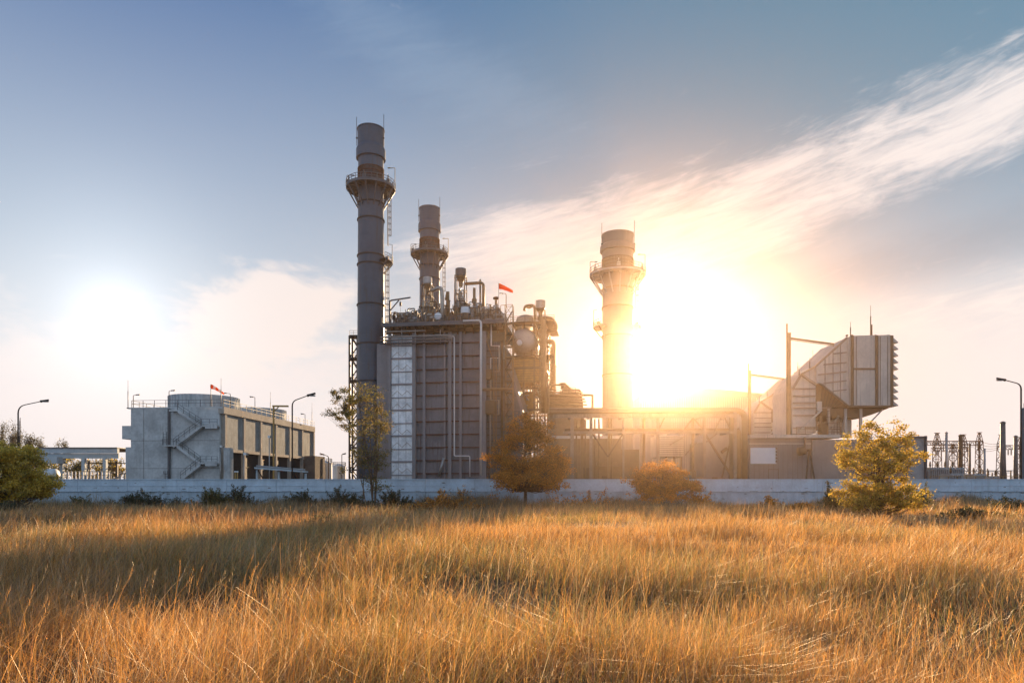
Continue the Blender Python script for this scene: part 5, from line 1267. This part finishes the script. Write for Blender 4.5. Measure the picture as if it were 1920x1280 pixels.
# ------------------------------------------------------------------ dry grass (one mass of blades)
STRAW = np.array([(.84, .39, .07), (.90, .49, .14), (.56, .26, .06), (.90, .64, .34), (.34, .13, .03), (.70, .44, .09)])
GREEN = np.array([(.26, .24, .05), (.34, .28, .06)])
def grass_field():
    rng = np.random
    def field(n, d0, d1, power):
        u = rng.rand(n); e = 1 - power
        y = (d0**e + u*(d1**e - d0**e))**(1/e) if abs(e) > 1e-6 else d0*(d1/d0)**u
        hw = y*.80 + 3.5
        return (rng.rand(n)*2-1)*hw, y
    parts = []
    for n, d0, d1, pw in ((GN[0], 2.6, 9, 0.4), (GN[1], 8, 24, .5), (GN[2], 20, 53.5, .25)):
        x, y = field(int(n*1.5), d0, d1, pw)
        den = fbm(x*1.1, y*1.1, 11, 4)*.75 + fbm(x*.2, y*.2, 12, 3)*.35 + .66
        keep = rng.rand(len(x)) < np.clip(den, .10, 1); x, y = x[keep], y[keep]; parts.append((x, y))
    x = np.concatenate([p[0] for p in parts]); y = np.concatenate([p[1] for p in parts]); n = len(x)
    big = fbm(x*.20, y*.30, 21, 3); mid = fbm(x*.75, y*.9, 22, 3); tus = fbm(x*2.2, y*2.2, 71, 2)
    st = lambda v, a, b: np.clip((v-a)/(b-a), 0, 1)**2*(3-2*np.clip((v-a)/(b-a), 0, 1))
    patch = fbm(x*.14, y*.14, 31, 3)
    bare = np.exp(-((x+8.6)/2.6)**2 - ((y-16.6)/.7)**2)      # the small bare track left of the middle
    H = .20 + .24*st(big, -.45, .45) + .30*st(mid, -.3, .5) + .15*tus
    H = H*rng.uniform(.5, 1.3, n)*(1 - .9*bare)
    tall = rng.rand(n) < .02; H[tall] *= rng.uniform(1.2, 1.6, tall.sum())
    H = np.where(y < 6, H*np.clip(.55+y*.08, .6, 1), H)
    wind = fbm(x*.25, y*.25, 41, 3)*.9
    ang = np.where(rng.rand(n) < .38, rng.normal(.1, .9, n)+wind, rng.uniform(0, 6.28, n))
    lean = H*np.abs(rng.normal(.5, .5, n)); flat = rng.rand(n) < .12 + .35*st(fbm(x*.6+9, y*.8, 44, 3), .1, .6); lean[flat] = H[flat]*rng.uniform(.9, 1.6, flat.sum()); H[flat] *= .7
    wd = np.clip(.0028 + y*.00045, .0038, .022) * rng.uniform(.6, 1.3, n)
    ci = rng.choice(len(STRAW), n, p=[.28, .24, .16, .12, .10, .10]); col = STRAW[ci]
    gr = np.clip(fbm(x*.35+3, y*.35, 51, 3)*.5 + np.exp(-((x+1.2)/2.2)**2-((y-5.5)/3)**2)*.35 + .05, 0, .55)
    g = rng.rand(n) < gr; col = np.where(g[:, None], GREEN[rng.choice(2, n)], col)
    red = np.clip(fbm(x*.11, y*.11, 61, 3), 0, 1)[:, None]*.55
    col = col*(1-red) + np.array([.46, .19, .07])*red
    col = col * rng.uniform(.55, 1.25, n)[:, None]
    shaded = rng.rand(n) < .16; col[shaded] = col[shaded]*np.array([.22, .17, .14]); H[shaded] *= .85  # random blades darkened to imitate shade between blades
    P = np.stack([x, y, ground_z(x, y)-.02], -1)
    return P, H, ang, lean, wd, col
GN = (170000, 175000, 165000)
P, H, ang, lean, wd, col = grass_field()
go = ribbons('grass', P, H, ang, lean, wd, col, curve=.9, seg=4)
go['kind'] = 'stuff'; go['label'] = 'dry golden waist-high grass covering the field in front of the wall'
# seed heads and thin tall stalks standing above the rest
k = 1100; u = np.random.rand(k); y = 4.2*(40/4.2)**u; x = (np.random.rand(k)*2-1)*(y*.78+1)
Hs = np.random.uniform(.6, 1.0, k); a = np.random.normal(.15, .7, k); ln = Hs*np.random.uniform(.15, .6, k)
P = np.stack([x, y, ground_z(x, y)], -1); cl = STRAW[np.random.choice([0, 1, 3], k)]*np.random.uniform(.9, 1.25, k)[:, None]
s1 = ribbons('grass_stalks', P, Hs, a, ln, np.clip(.003+y*.0003, .003, .012), cl, curve=.8, seg=5)
m9 = 7; tip = np.repeat(P + np.stack([np.cos(a)*ln*.80, np.sin(a)*ln*.80, Hs*(1-.25*ln/Hs)*.86], -1), m9, 0)
up = np.repeat(np.stack([np.cos(a)*ln, np.sin(a)*ln, Hs], -1)/Hs[:, None], m9, 0); q = np.tile(np.linspace(0, .16, m9), k)
s2 = ribbons('seed', tip+up*q[:, None], np.full(k*m9, .05), np.random.rand(k*m9)*6.28, np.random.uniform(.008, .022, k*m9), np.full(k*m9, .005), np.repeat(cl, m9, 0)*.75, seg=3)
# taller dull weeds thickening towards the wall
k = 60000; y = 54.9-7*np.random.rand(k)**1.6; x = (np.random.rand(k)*2-1)*46; hh = fbm(x*.5, y*.4, 91, 4); keep = np.random.rand(k) < np.clip(hh*.9+.55, .08, 1); x, y, hh = x[keep], y[keep], hh[keep]; k = len(x)
H4 = np.clip(.42+hh*.8+.5*fbm(x*2.1, y, 92, 3), .2, 1.45)*np.random.uniform(.6, 1.1, k)
dull = np.array([(.17, .13, .05), (.24, .15, .06), (.12, .11, .04), (.32, .19, .07)])[np.random.choice(4, k)]
s4 = ribbons('weed', np.stack([x, y, ground_z(x, y)], -1), H4, np.random.rand(k)*6.28, H4*np.random.uniform(.05, .5, k), np.full(k, .022), dull)
def join(objs, name):
    with bpy.context.temp_override(active_object=objs[0], selected_editable_objects=objs, object=objs[0], selected_objects=objs):
        bpy.ops.object.join()
    objs[0].name = name; return objs[0]
go = join([go, s1, s2, s4], 'grass'); go['kind'] = 'stuff'
# ------------------------------------------------------------------ haze: one box of even, pale, forward-scattering air
hz = MB().box(-225, 225, -45, 300, -1.5, 84)
hm = bpy.data.materials.new('haze'); hm.use_nodes = True; hm.node_tree.nodes.clear(); n = NT(hm.node_tree)
pv = n.new('ShaderNodeVolumePrincipled'); pv.inputs['Color'].default_value = (1, .70, .48, 1)
pv.inputs['Density'].default_value = .0002; pv.inputs['Anisotropy'].default_value = .92
o = n.new('ShaderNodeOutputMaterial'); n.link(pv.outputs[0], o.inputs['Volume']); M['haze'] = hm
ho = obj('haze', hz, 'haze'); ho['kind'] = 'stuff'
